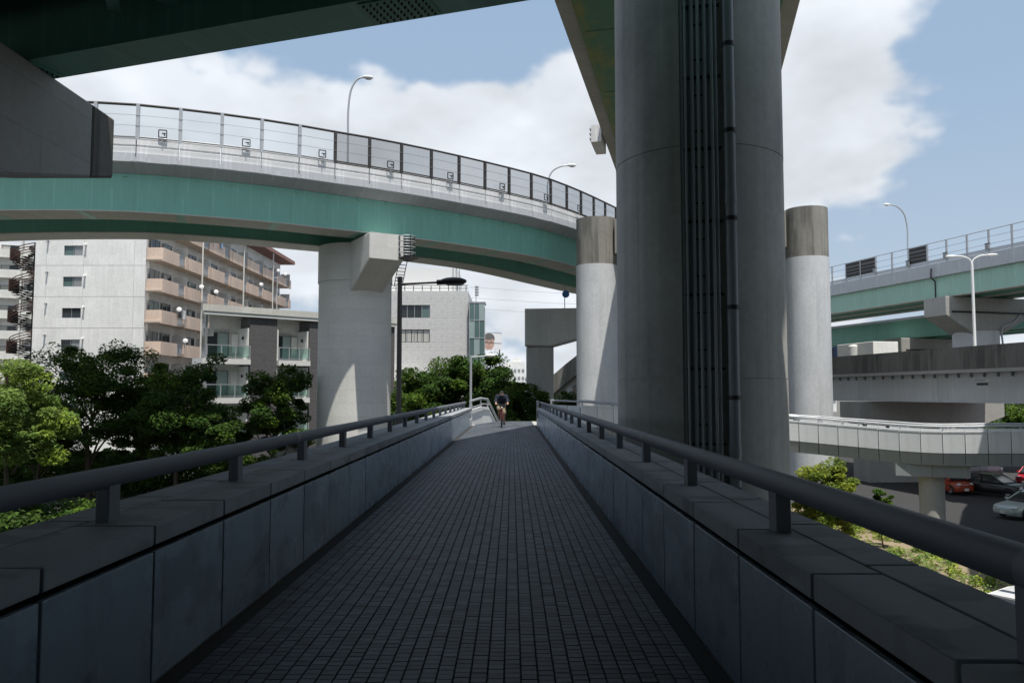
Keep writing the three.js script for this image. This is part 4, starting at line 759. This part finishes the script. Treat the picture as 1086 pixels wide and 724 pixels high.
function tree(name, label, X, Z, h, r, seed, o = {}) {
  const t = thing(name, label, o.category || 'tree', wp(X, 0, Z), 0, o.group), R = mulberry(seed), wood = [], cl = [];
  const cb = o.crown ?? .3, ht = h * lerp(cb, 1, .3), cy = h * (1 + cb) / 2, ry = h * (1 - cb) / 2, tr = o.trunk || h * .017;
  wood.push(limb([0, 0, 0], [(R() - .5) * .5, ht, (R() - .5) * .5], tr, tr * .62, .4, R)); const n = o.limbs || 9;
  for (let i = 0; i < n; i++) {
    const a = i / n * 6.283 + R() * .6, u = -.45 + 1.4 * ((i * .618) % 1), q = Math.sqrt(Math.max(.05, 1 - u * u)), rr = r * (.62 + .22 * R()), e = [Math.cos(a) * q * rr, cy + u * ry * .82, Math.sin(a) * q * rr], s = [(R() - .5) * .25, Math.min(ht, Math.max(h * cb * .8, e[1] - ry * (.5 + .4 * R()))), (R() - .5) * .25];
    wood.push(limb(s, e, tr * .45, tr * .14, r * .35, R)); cl.push([...e, r * (.36 + .16 * R())]);
    for (let j = 0; j < 4; j++) { const m = [lerp(s[0], e[0], .55 + .4 * R()), lerp(s[1], e[1], .55 + .4 * R()), lerp(s[2], e[2], .55 + .4 * R())], b = R() * 6.283, l = r * (.28 + .34 * R()), f = [m[0] + Math.cos(b) * l, m[1] + (R() - .2) * l, m[2] + Math.sin(b) * l]; wood.push(limb(m, f, tr * .17, tr * .06, l * .3, R)); cl.push([...f, r * (.22 + .17 * R())]); }
  }
  const m = o.extra ?? 26; for (let i = 0; i < m; i++) { const a = R() * 6.283, u = R() * 1.7 - .8, q = Math.sqrt(Math.max(0, 1 - u * u)), k = .55 + .42 * R(); cl.push([Math.cos(a) * q * r * k, cy + u * ry * k, Math.sin(a) * q * r * k, r * (.12 + .15 * R())]); }
  mesh('trunk', merge(wood), M.bark, t); mesh('crown', leafGeometry(seed + 1, cl, Math.round((o.leaves || 110) * 2.4), .92, o.leaf || .115, TONES), o.mat || LEAF.dark, t); return t;
}
tree('street_tree', 'bright yellow green sunlit tree at the left edge', -26.0, 41.5, 8.5, 2.9, 101, { mat: LEAF.bright, leaves: 130, extra: 40, crown: .32 });
tree('street_tree', 'tallest dark green tree in front of the white gable', -27.6, 52.5, 11.1, 3.7, 202, { crown: .2, leaves: 130, extra: 56, group: 'roadside trees under the flyover' });
tree('street_tree', 'broad dark green tree in front of the beige balconies', -21.8, 52.0, 9.5, 3.0, 303, { crown: .18, leaves: 120, extra: 50, group: 'roadside trees under the flyover' });
tree('street_tree', 'dark green tree half filling the gap between the first two roadside trees', -25.2, 55, 9.0, 2.8, 353, { crown: .15, leaves: 110, mat: LEAF.mid, group: 'roadside trees under the flyover' });
tree('street_tree', 'dark bushy tree in front of the grey tiled apartment house', -15.6, 52.6, 9.5, 2.1, 404, { crown: .2, leaves: 130, extra: 30, group: 'roadside trees under the flyover' });
tree('street_tree', 'low dark tree beneath the white gable beside the bright tree', -30.4, 51.5, 6.3, 2.8, 454, { crown: .2, leaves: 110, group: 'roadside trees under the flyover' });
tree('street_tree', 'low dark tree between the broad tree and the bushy tree', -18.6, 50.5, 6.6, 2.0, 464, { crown: .12, leaves: 110, group: 'roadside trees under the flyover' });
tree('garden_tree', 'rounded dark tree right of the flyover pier in the centre', -8.4, 80, 10.2, 4.3, 505, { crown: .12, leaves: 130, leaf: .18, extra: 44, group: 'trees beyond the walkway end' });
tree('garden_tree', 'tallest dark tree beyond the end of the walkway, behind the silver lamp', -3.4, 82, 11.6, 4.3, 606, { crown: .12, leaves: 130, leaf: .18, extra: 50, group: 'trees beyond the walkway end' });
tree('garden_tree', 'lower dark tree beyond the cyclist, left of the concrete portal', .6, 70, 8.3, 2.9, 707, { crown: .1, leaves: 130, leaf: .16, extra: 44, group: 'trees beyond the walkway end' });
tree('garden_tree', 'dark tree behind the cyclist filling the gap low down', -2.0, 66, 7.0, 3.2, 757, { crown: .05, leaves: 130, leaf: .16, extra: 44, group: 'trees beyond the walkway end' });
tree('garden_tree', 'low dark tree at the foot of the office building, beside the pier', -9.8, 72, 7.4, 3.2, 767, { crown: .08, leaves: 130, leaf: .16, extra: 44, group: 'trees beyond the walkway end' });
tree('garden_tree', 'lush green tree at the right edge behind the low viaduct', 47.5, 72, 5.6, 4.6, 808, { mat: LEAF.mid, crown: .15, leaves: 140, leaf: .17, extra: 40 });
tree('bush', 'yellow green bush beside the tall pillar at the right', 13.7, 35.4, 4.4, 1.35, 909, { category: 'bush', mat: LEAF.yellow, crown: .05, leaves: 90, leaf: .09, trunk: .05, extra: 30 });
tree('sapling', 'small green sapling between the bush and the round pier', 16.4, 35.5, 3.1, .5, 919, { category: 'sapling', mat: LEAF.mid, crown: .25, leaves: 40, leaf: .09, trunk: .03, limbs: 5, extra: 6 });
tree('bush', 'dark bush under the concrete ramp behind the white column', 5.4, 82, 7.6, 2.0, 929, { category: 'bush', crown: .1, leaves: 110, leaf: .15 });
{ // clipped row of small standards along the road, left
  const place8 = ['leftmost', 'second from left', 'third from left', 'fourth from left', 'fifth from left', 'sixth from left', 'seventh from left'];
  for (let i = 0; i < 7; i++) tree('clipped_shrub', 'clipped dark shrub on thin stems by the pale wall, ' + place8[i], -37.5 + i * 1.75, 58, 2.9, 1.15, 1000 + i * 7, { category: 'shrub', crown: .45, leaves: 60, leaf: .12, trunk: .05, limbs: 7, extra: 14, group: 'clipped shrubs along the road' });
  const w = thing('low_wall', 'pale low wall behind the clipped shrubs at the left', 'wall', wp(-34, 0, 61)); mesh('wall', box(20, 1.2, .25, 0, .6, 0), M.offWhite, w); mesh('coping', box(20.1, .1, .35, 0, 1.25, 0), M.kerb, w);
  const k = thing('road_guard_rail', 'thin pale guard rail in front of the clipped shrubs', 'guard rail', wp(-34, 0, 56)); for (let i = 0; i < 9; i++) mesh('post', bar([-9 + i * 2.2, 0, 0], [-9 + i * 2.2, .8, 0], .05, 8), M.whitePaint, k); for (const y of [.4, .75]) mesh('rail', bar([-10, y, 0], [10, y, 0], .04, 8), M.whitePaint, k);
}
{ // weeds and ground cover in the planting bed at the right, verge shrubs at the left
  const R = mulberry(31), cl = []; for (let i = 0; i < 620; i++) { const x = 9.6 + R() * 8.4, z = -(12 + R() * 33), d = fbm(x / 30 + .3, -z / 60, 14, 4, 88); if (d < .43) continue; cl.push([x, .2 + R() * .16, z, .22 + .34 * R()]); }
  const o = mesh('ground_cover', leafGeometry(44, cl, 70, 1, .075, TONES.concat([[1.5, 1.3, .6]])), leafMat(.20, .27, .07, .35)); o.userData = { label: 'patchy green weeds on sandy soil right of the walkway', category: 'weeds', kind: 'stuff' }; scene.add(o);
  const c2 = []; for (let i = 0; i < 420; i++) { const b = i % 3 > 0; c2.push(b ? [-36 + R() * 24, .4 + R() * 1.9, -(53 + R() * 4), .6 + .5 * R()] : [-30 + R() * 22, .3 + R() * .5, -(38 + R() * 9), .5 + .4 * R()]); }
  const p = mesh('verge_shrubs', leafGeometry(45, c2, 120, 1, .14, TONES), LEAF.dark); p.userData = { label: 'dark low verge shrubs left of the walkway below the trees', category: 'shrubs', kind: 'stuff' }; scene.add(p);
  const st = thing('marker_stake', 'thin pale stake standing in the weeds at the right', 'stake', wp(13.2, .1, 25)); mesh('shaft', cyl(.03, .025, 1.3, 8), M.offWhite, st); const tp = cyl(.04, .03, .06, 8); tp.translate(0, 1.3, 0); mesh('tip', tp, M.galv, st);
}

// ================================================================ VEHICLES
function loft(sections) { // sections: [x, [[z, y], ...]] closed rings of equal count
  const n = sections[0][1].length, P = [], I = []; for (const [x, ring] of sections) for (const [z, y] of ring) P.push(x, y, z);
  for (let s = 0; s < sections.length - 1; s++) for (let i = 0; i < n; i++) { const a = s * n + i, b = s * n + (i + 1) % n, c = a + n, d = b + n; I.push(a, b, c, b, d, c); }
  for (const s of [0, sections.length - 1]) for (let i = 1; i < n - 1; i++) s ? I.push(s * n, s * n + i + 1, s * n + i) : I.push(0, i, i + 1);
  const g = new THREE.BufferGeometry(); g.setAttribute('position', new THREE.Float32BufferAttribute(P, 3)); g.setIndex(I); g.computeVertexNormals(); return toCreasedNormals(g, .55);
}
function car(label, X, Z, turn, paint, k) { // +x is the front; k: L, W, H, hood (belt height), roof front/back, screen front/back
  const t = thing('parked_car', label, 'car', wp(X, .03, Z), turn, 'cars in the parking area'), { L, W, H } = k, hb = k.belt, x0 = -L / 2, x1 = L / 2;
  const ring = (w, y0, y1, r = .12) => [[-w * .94, y0], [w * .94, y0], [w, y0 + r], [w, lerp(y0, y1, .62)], [w * .95, y1 - .05], [w * .86, y1], [-w * .86, y1], [-w * .95, y1 - .05], [-w, lerp(y0, y1, .62)], [-w, y0 + r]];
  const w = W / 2, bodyS = [[x0, .72, .34, hb - .2], [x0 + .08, .93, .24, hb - .06], [x0 + .5, 1, .2, hb + (k.tail || 0)], [k.sb, 1, .19, hb + .02], [0, 1, .18, hb], [k.sf, 1, .18, hb - .02], [x1 - .75, .985, .19, hb - .1 * k.nose], [x1 - .25, .93, .21, hb - .2 * k.nose], [x1 - .04, .8, .26, hb - .34 * k.nose], [x1, .68, .34, hb - .45 * k.nose]];
  const body = mesh('body', loft(bodyS.map(([x, q, a, b]) => [x, ring(w * q, a, b)])), paint, t);
  const rw = w * .8, bw = w * .93, gr = (x, y, q) => [x, ring(lerp(bw, rw, q) , hb - .03, y, .05)];
  mesh('cabin', loft([gr(k.sb, hb + .05, .05), gr(k.rb, H - .06, .9), gr(lerp(k.rb, k.rf, .4), H, 1), gr(lerp(k.rb, k.rf, .75), H - .005, 1), gr(k.rf, H - .06, .95), gr(k.sf, hb + .04, .05)]), M.glassDark, t);
  const top = mesh('roof', loft([[k.rb - .04, ring(rw * .99, H - .1, H - .035, .02)], [lerp(k.rb, k.rf, .4), ring(rw * 1.01, H - .06, H + .022, .02)], [k.rf + .03, ring(rw * .99, H - .1, H - .035, .02)]]), paint, t);
  for (const s of [-1, 1]) {
    for (const [xa, xb] of [[k.sf, k.rf], [k.sb, k.rb]]) mesh('roof_pillar', bar([xa, hb, s * bw * .97], [xb, H - .06, s * rw * .98], .045, 6), paint, t);
    mesh('roof_pillar', bar([lerp(k.rb, k.rf, .45), hb, s * bw * 1.0], [lerp(k.rb, k.rf, .45), H - .05, s * rw * 1.02], .04, 6), paint, t);
    for (const x of [x0 + k.L * .19, x1 - k.L * .18]) {
      const wh = new THREE.Group(); wh.name = 'wheel'; wh.position.set(x, .31, s * (w - .1)); t.add(wh); const ty = new THREE.TorusGeometry(.235, .085, 10, 28); ty.scale(1, 1, 1.2); mesh('tyre', ty, M.tyre, wh); const rm = new THREE.CylinderGeometry(.2, .2, .14, 24); rm.rotateX(Math.PI / 2); mesh('rim', rm, M.rim, wh);
      const ar = new THREE.TorusGeometry(.34, .035, 6, 20, Math.PI); ar.translate(x, .31, s * (w - .015)); mesh('wheel_arch', ar, M.black, t);
    }
    const hl = new THREE.SphereGeometry(.16, 14, 8); hl.scale(.9, .5, 1.1); hl.translate(x1 - .14, hb - .32 * k.nose - .02, s * w * .62); mesh('headlight', hl, M.lampGlass || (M.lampGlass = std(.7, .72, .74, .1)), t);
    mesh('tail_light', rbox(.08, .26, .22, .03, x0 + .06, hb - .16, s * w * .72), M.tail || (M.tail = std(.35, .01, .01, .2)), t); mesh('door_mirror', rbox(.12, .12, .2, .04, k.sf - .12, hb + .08, s * (w + .06)), paint, t);
    mesh('door_seam', merge([box(.012, hb - .4, .01, lerp(k.rb, k.rf, .45), hb / 2 + .14, s * (w + .002)), box(.16, .025, .03, lerp(k.rb, k.rf, .3), hb - .17, s * (w + .01))]), M.black, t);
  }
  mesh('grille', rbox(.06, .14, W * .5, .02, x1 - .035, .48, 0), M.black, t); mesh('number_plate', box(.03, .17, .34, x1 + .002, .38, 0), M.whitePaint, t); mesh('rear_plate', box(.03, .17, .34, x0 - .002, .5, 0), M.whitePaint, t);
  return t;
}
const paintM = (r, g, b) => new THREE.MeshPhysicalMaterial({ color: C(r, g, b), roughness: .35, metalness: .15, clearcoat: .8, clearcoatRoughness: .08 });
const SEDAN = { L: 4.5, W: 1.76, H: 1.44, belt: .92, nose: .85, sb: -1.75, rb: -.95, rf: .35, sf: 1.15, tail: .02 }, HATCH = { L: 3.6, W: 1.6, H: 1.58, belt: .98, nose: .7, sb: -1.66, rb: -1.4, rf: .5, sf: 1.15 }, VAN = { L: 4.5, W: 1.72, H: 1.75, belt: 1.05, nose: .75, sb: -2.1, rb: -1.8, rf: .8, sf: 1.75 };
car('pale silver sedan parked at the right edge in the shade', 29.5, 45.3, Math.PI + .22, paintM(.52, .60, .58), SEDAN);
car('crimson compact car parked in the sun at the right edge', 39.6, 60.5, Math.PI + .5, paintM(.42, .015, .035), HATCH);
car('dark purple minivan parked beyond the black sedan', 38.2, 66, Math.PI * .12, paintM(.05, .025, .04), VAN);
car('black sedan parked in deep shade beside the orange red hatchback', 33.0, 55.2, -Math.PI * .33, paintM(.012, .012, .014), SEDAN);
car('orange red hatchback in the shade right of the round pier', 30.6, 56.6, -Math.PI * .42, paintM(.38, .05, .015), HATCH);
car('white car by the weeds close to the right handrail', 13.7, 21.8, Math.PI + .55, paintM(.78, .78, .78), HATCH);
car('white car on the road at the left below the handrail', -18.4, 33.5, .3, paintM(.78, .78, .76), HATCH);
{ // truck on the low viaduct
  const t = thing('box_truck', 'box truck with dark blue cab on the low viaduct at the right', 'truck', wp(28.9, EYE + 1.15, 67.6), Math.atan2(72, -12.3));
  mesh('cargo_box', rbox(5, 1.95, 2.2, .04, -2.1, 1.95, 0), M.offWhite, t); mesh('cab', prism([[.9, .6], [2.6, .6], [2.65, 1.7], [2.35, 2.8], [.9, 2.85]], 2.1, .05), paintM(.02, .04, .09), t); mesh('windscreen', prism([[2.665, 1.7], [2.71, 1.7], [2.41, 2.7], [2.37, 2.7]], 1.9), M.glassDark, t);
  for (const x of [-4.4, -3.4, 1.8]) for (const z of [-.95, .95]) { const g = new THREE.CylinderGeometry(.45, .45, .3, 24); g.rotateX(Math.PI / 2); g.translate(x, .45, z); mesh('wheel', g, M.tyre, t); } mesh('chassis', box(8, .25, .9, -1.3, .7, 0), M.black, t);
  const k = thing('roadside_tank', 'round pale bollard tank standing on the low viaduct by the truck', 'tank', wp(28.2, EYE + 1.2, 65.4)); mesh('drum', cyl(.5, .5, 2.6, 24), M.offWhite, k); const c = new THREE.SphereGeometry(.5, 20, 8, 0, 6.3, 0, 1.57); c.scale(1, .3, 1); c.translate(0, 2.6, 0); mesh('lid', c, M.offWhite, k);
}

// ================================================================ THE CYCLIST
function field(sdf, c, half, res) {
  const mc = new MarchingCubes(res, new THREE.MeshStandardMaterial(), false, false, 120000); mc.isolation = 0; const f = mc.field;
  for (let z = 0; z < res; z++) for (let y = 0; y < res; y++) for (let x = 0; x < res; x++) { const h = res / 2; f[x + y * res + z * res * res] = -sdf(c[0] + (x - h) / h * half, c[1] + (y - h) / h * half, c[2] + (z - h) / h * half); }
  mc.update(); const n = mc.count, p = mc.positionArray.slice(0, n * 3), q = mc.normalArray.slice(0, n * 3);
  for (let i = 0; i < n; i++) { p[i * 3] = c[0] + p[i * 3] * half; p[i * 3 + 1] = c[1] + p[i * 3 + 1] * half; p[i * 3 + 2] = c[2] + p[i * 3 + 2] * half; }
  const g = new THREE.BufferGeometry(); g.setAttribute('position', new THREE.BufferAttribute(p, 3)); g.setAttribute('normal', new THREE.BufferAttribute(q, 3)); return g;
}
const cap = (a, b, ra, rb) => { const dx = b[0] - a[0], dy = b[1] - a[1], dz = b[2] - a[2], d2 = dx * dx + dy * dy + dz * dz || 1e-9; return (x, y, z) => { const t = clamp(((x - a[0]) * dx + (y - a[1]) * dy + (z - a[2]) * dz) / d2); return Math.hypot(x - a[0] - t * dx, y - a[1] - t * dy, z - a[2] - t * dz) - lerp(ra, rb, t); }; };
const blend = (list, k) => (x, y, z) => { let d = 9; for (const f of list) { const e = f(x, y, z), h = clamp(.5 + .5 * (d - e) / k); d = lerp(d, e, h) - k * h * (1 - h); } return d; };
{
  const J = { hip: [0, .99, -.2], waist: [0, 1.12, -.1], chest: [0, 1.29, .06], neck: [0, 1.41, .17], head: [0, 1.475, .27] }, m = (s, p) => [s * p[0], p[1], p[2]];
  const arm = (s) => [[s * .19, 1.35, .09], [s * .27, 1.14, .19], [s * .25, 1.045, .37]], leg = (s) => s < 0 ? [[-.09, .97, -.18], [-.125, .79, .2], [-.12, .5, .0]] : [[.09, .97, -.18], [.115, .6, .12], [.115, .2, -.05]];
  const bones = [cap(J.hip, J.waist, .15, .14), cap(J.waist, J.chest, .14, .155), cap(J.chest, J.neck, .13, .06), cap(J.neck, J.head, .055, .06)], top = [cap(J.waist, J.chest, .165, .178), cap(J.hip, J.waist, .15, .162), cap(J.chest, J.neck, .16, .085)], shorts = [cap(J.hip, [0, 1.06, -.14], .17, .165)];
  for (const s of [-1, 1]) { const a = arm(s), l = leg(s); bones.push(cap(J.chest, a[0], .11, .075), cap(a[0], a[1], .06, .045), cap(a[1], a[2], .043, .03), cap(l[0], l[1], .095, .062), cap(l[1], l[2], .058, .04)); top.push(cap(J.chest, a[0], .13, .09), cap(a[0], a[1], .078, .064), cap(a[1], [lerp(a[1][0], a[2][0], .45), lerp(a[1][1], a[2][1], .45), lerp(a[1][2], a[2][2], .45)], .062, .055)); shorts.push(cap(l[0], [lerp(l[0][0], l[1][0], .92), lerp(l[0][1], l[1][1], .92), lerp(l[0][2], l[1][2], .92)], .118, .1)); }
  const hc = J.head, ell = (c, r) => (x, y, z) => (Math.hypot((x - c[0]) / r[0], (y - c[1]) / r[1], (z - c[2]) / r[2]) - 1) * Math.min(...r);
  const headParts = [ell(hc, [.075, .1, .092]), ell([0, hc[1] - .06, hc[2] + .045], [.052, .05, .05]), cap([0, hc[1] - .005, hc[2] + .085], [0, hc[1] - .04, hc[2] + .108], .01, .015), cap([-.076, hc[1], hc[2]], [-.08, hc[1] - .03, hc[2]], .018, .014), cap([.076, hc[1], hc[2]], [.08, hc[1] - .03, hc[2]], .018, .014), cap(J.neck, hc, .055, .06)];
  const geos = [field(blend(bones, .05), [0, .82, .02], .82, 110), field(blend(headParts, .012), [0, 1.45, .25], .2, 84)];
  for (const s of [-1, 1]) { const w = arm(s)[2], p = [w[0] + s * .005, w[1] - .01, w[2] + .055], f = [cap(w, p, .027, .036)]; for (let i = 0; i < 4; i++) { const x = p[0] + (i - 1.5) * .02, L = [.9, 1, .96, .78][i], k = [x, p[1] + .012, p[2] + .03], k2 = [x, p[1] - .018, p[2] + .03 + .034 * L], k3 = [x, p[1] - .05 * L, p[2] + .028], k4 = [x, p[1] - .055, p[2] + .004]; f.push(cap([x, p[1], p[2]], k, .011, .0098), cap(k, k2, .0098, .009), cap(k2, k3, .009, .0085), cap(k3, k4, .0085, .0075)); } f.push(cap([p[0] - s * .022, p[1], p[2] - .02], [p[0] - s * .042, p[1] - .03, p[2] + .0], .013, .011), cap([p[0] - s * .042, p[1] - .03, p[2]], [p[0] - s * .034, p[1] - .055, p[2] + .02], .011, .009)); geos.push(field(blend(f, .006), [p[0], p[1] - .01, p[2]], .11, 72)); }
  const t = thing('person', 'person in navy top and khaki shorts bent low over the handlebars, riding towards the camera', 'person', wp(-.46, DECK, 35.2), .04);
  mesh('body', merge(geos), std(.42, .25, .18, .6), t); mesh('navy_top', field(blend(top, .05), [0, 1.2, .05], .46, 84), std(.012, .017, .035, .9), t); mesh('khaki_shorts', field(blend(shorts, .05), [0, .92, -.02], .4, 76), std(.22, .18, .12, .9), t);
  const hat = (x, y, z) => Math.max(ell([hc[0], hc[1] + .012, hc[2] - .006], [.084, .106, .1])(x, y, z), -(y - hc[1] - .028 + (z - hc[2]) * .25)); mesh('cap', field((x, y, z) => Math.min(hat(x, y, z), cap([0, hc[1] + .045, hc[2] + .07], [0, hc[1] + .02, hc[2] + .14], .03, .02)(x, y, z)), [0, hc[1], hc[2]], .19, 64), std(.02, .022, .03, .9), t);
  for (const s of [-1, 1]) { const f = leg(s)[2]; mesh('shoe', field(blend([cap([f[0], f[1] - .03, f[2] - .03], [f[0], f[1] - .06, f[2] + .03], .048, .042), cap([f[0], f[1] - .065, f[2] + .02], [f[0] + s * .01, f[1] - .075, f[2] + .16], .042, .032)], .03), [f[0], f[1] - .04, f[2] + .05], .2, 48), std(.03, .03, .035, .7), t); }
  const b = thing('bicycle', 'dark bicycle with reddish frame under the rider at the far end of the walkway', 'bicycle', wp(-.46, DECK + .003, 35.2), .04), red = std(.2, .03, .025, .35);
  for (const z of [.56, -.5]) { const wh = new THREE.Group(); wh.name = 'wheel'; wh.position.set(0, .335, z); wh.rotation.y = Math.PI / 2; b.add(wh); mesh('tyre', new THREE.TorusGeometry(.31, .02, 8, 40), M.tyre, wh); mesh('rim', new THREE.TorusGeometry(.29, .01, 6, 40), M.rim, wh); const sp = []; for (let i = 0; i < 14; i++) { const a = i / 14 * 6.283; sp.push(bar([0, 0, 0], [Math.cos(a) * .29, Math.sin(a) * .29, 0], .0025, 4)); } mesh('spokes', merge(sp), M.galv, wh); }
  const cr = [0, .3, -.02]; mesh('frame', merge([bar(cr, [0, .82, -.2], .017), bar(cr, [0, .78, .38], .02), bar([0, .8, -.19], [0, .86, .36], .016), bar(cr, [.05, .335, -.5], .011), bar(cr, [-.05, .335, -.5], .011), bar([0, .8, -.2], [.05, .335, -.5], .01), bar([0, .8, -.2], [-.05, .335, -.5], .01), bar([0, .76, .39], [0, .92, .34], .022)]), red, b);
  mesh('fork', merge([bar([.05, .335, .56], [.05, .72, .42], .013), bar([-.05, .335, .56], [-.05, .72, .42], .013), bar([-.05, .72, .42], [.05, .72, .42], .015)]), red, b); mesh('handlebar', tube([[-.27, 1.0, .38], [-.2, 1.0, .43], [0, .98, .4], [.2, 1.0, .43], [.27, 1.0, .38]], .014, 30, 8), M.black, b); mesh('stem', bar([0, .9, .345], [0, .98, .4], .018), M.black, b);
  const sd = new THREE.SphereGeometry(.1, 14, 8); sd.scale(.75, .3, 1.3); sd.translate(0, .86, -.23); mesh('saddle', sd, M.black, b); mesh('seat_post', bar([0, .8, -.19], [0, .87, -.22], .013), M.galv, b);
  mesh('crank', merge([bar([-.07, .3, -.02], [-.09, .44, .02], .011), bar([.07, .3, -.02], [.09, .14, -.05], .011), bar([-.07, .3, -.02], [.07, .3, -.02], .02)]), M.galv, b); mesh('pedal', box(.1, .02, .09, -.13, .42, .05), M.black, b); mesh('pedal', box(.1, .02, .09, .13, .115, 0), M.black, b); const hl = new THREE.SphereGeometry(.035, 10, 8); hl.translate(0, .86, .47); mesh('front_lamp', hl, M.whitePaint, b);
}

renderer.render(scene, camera);
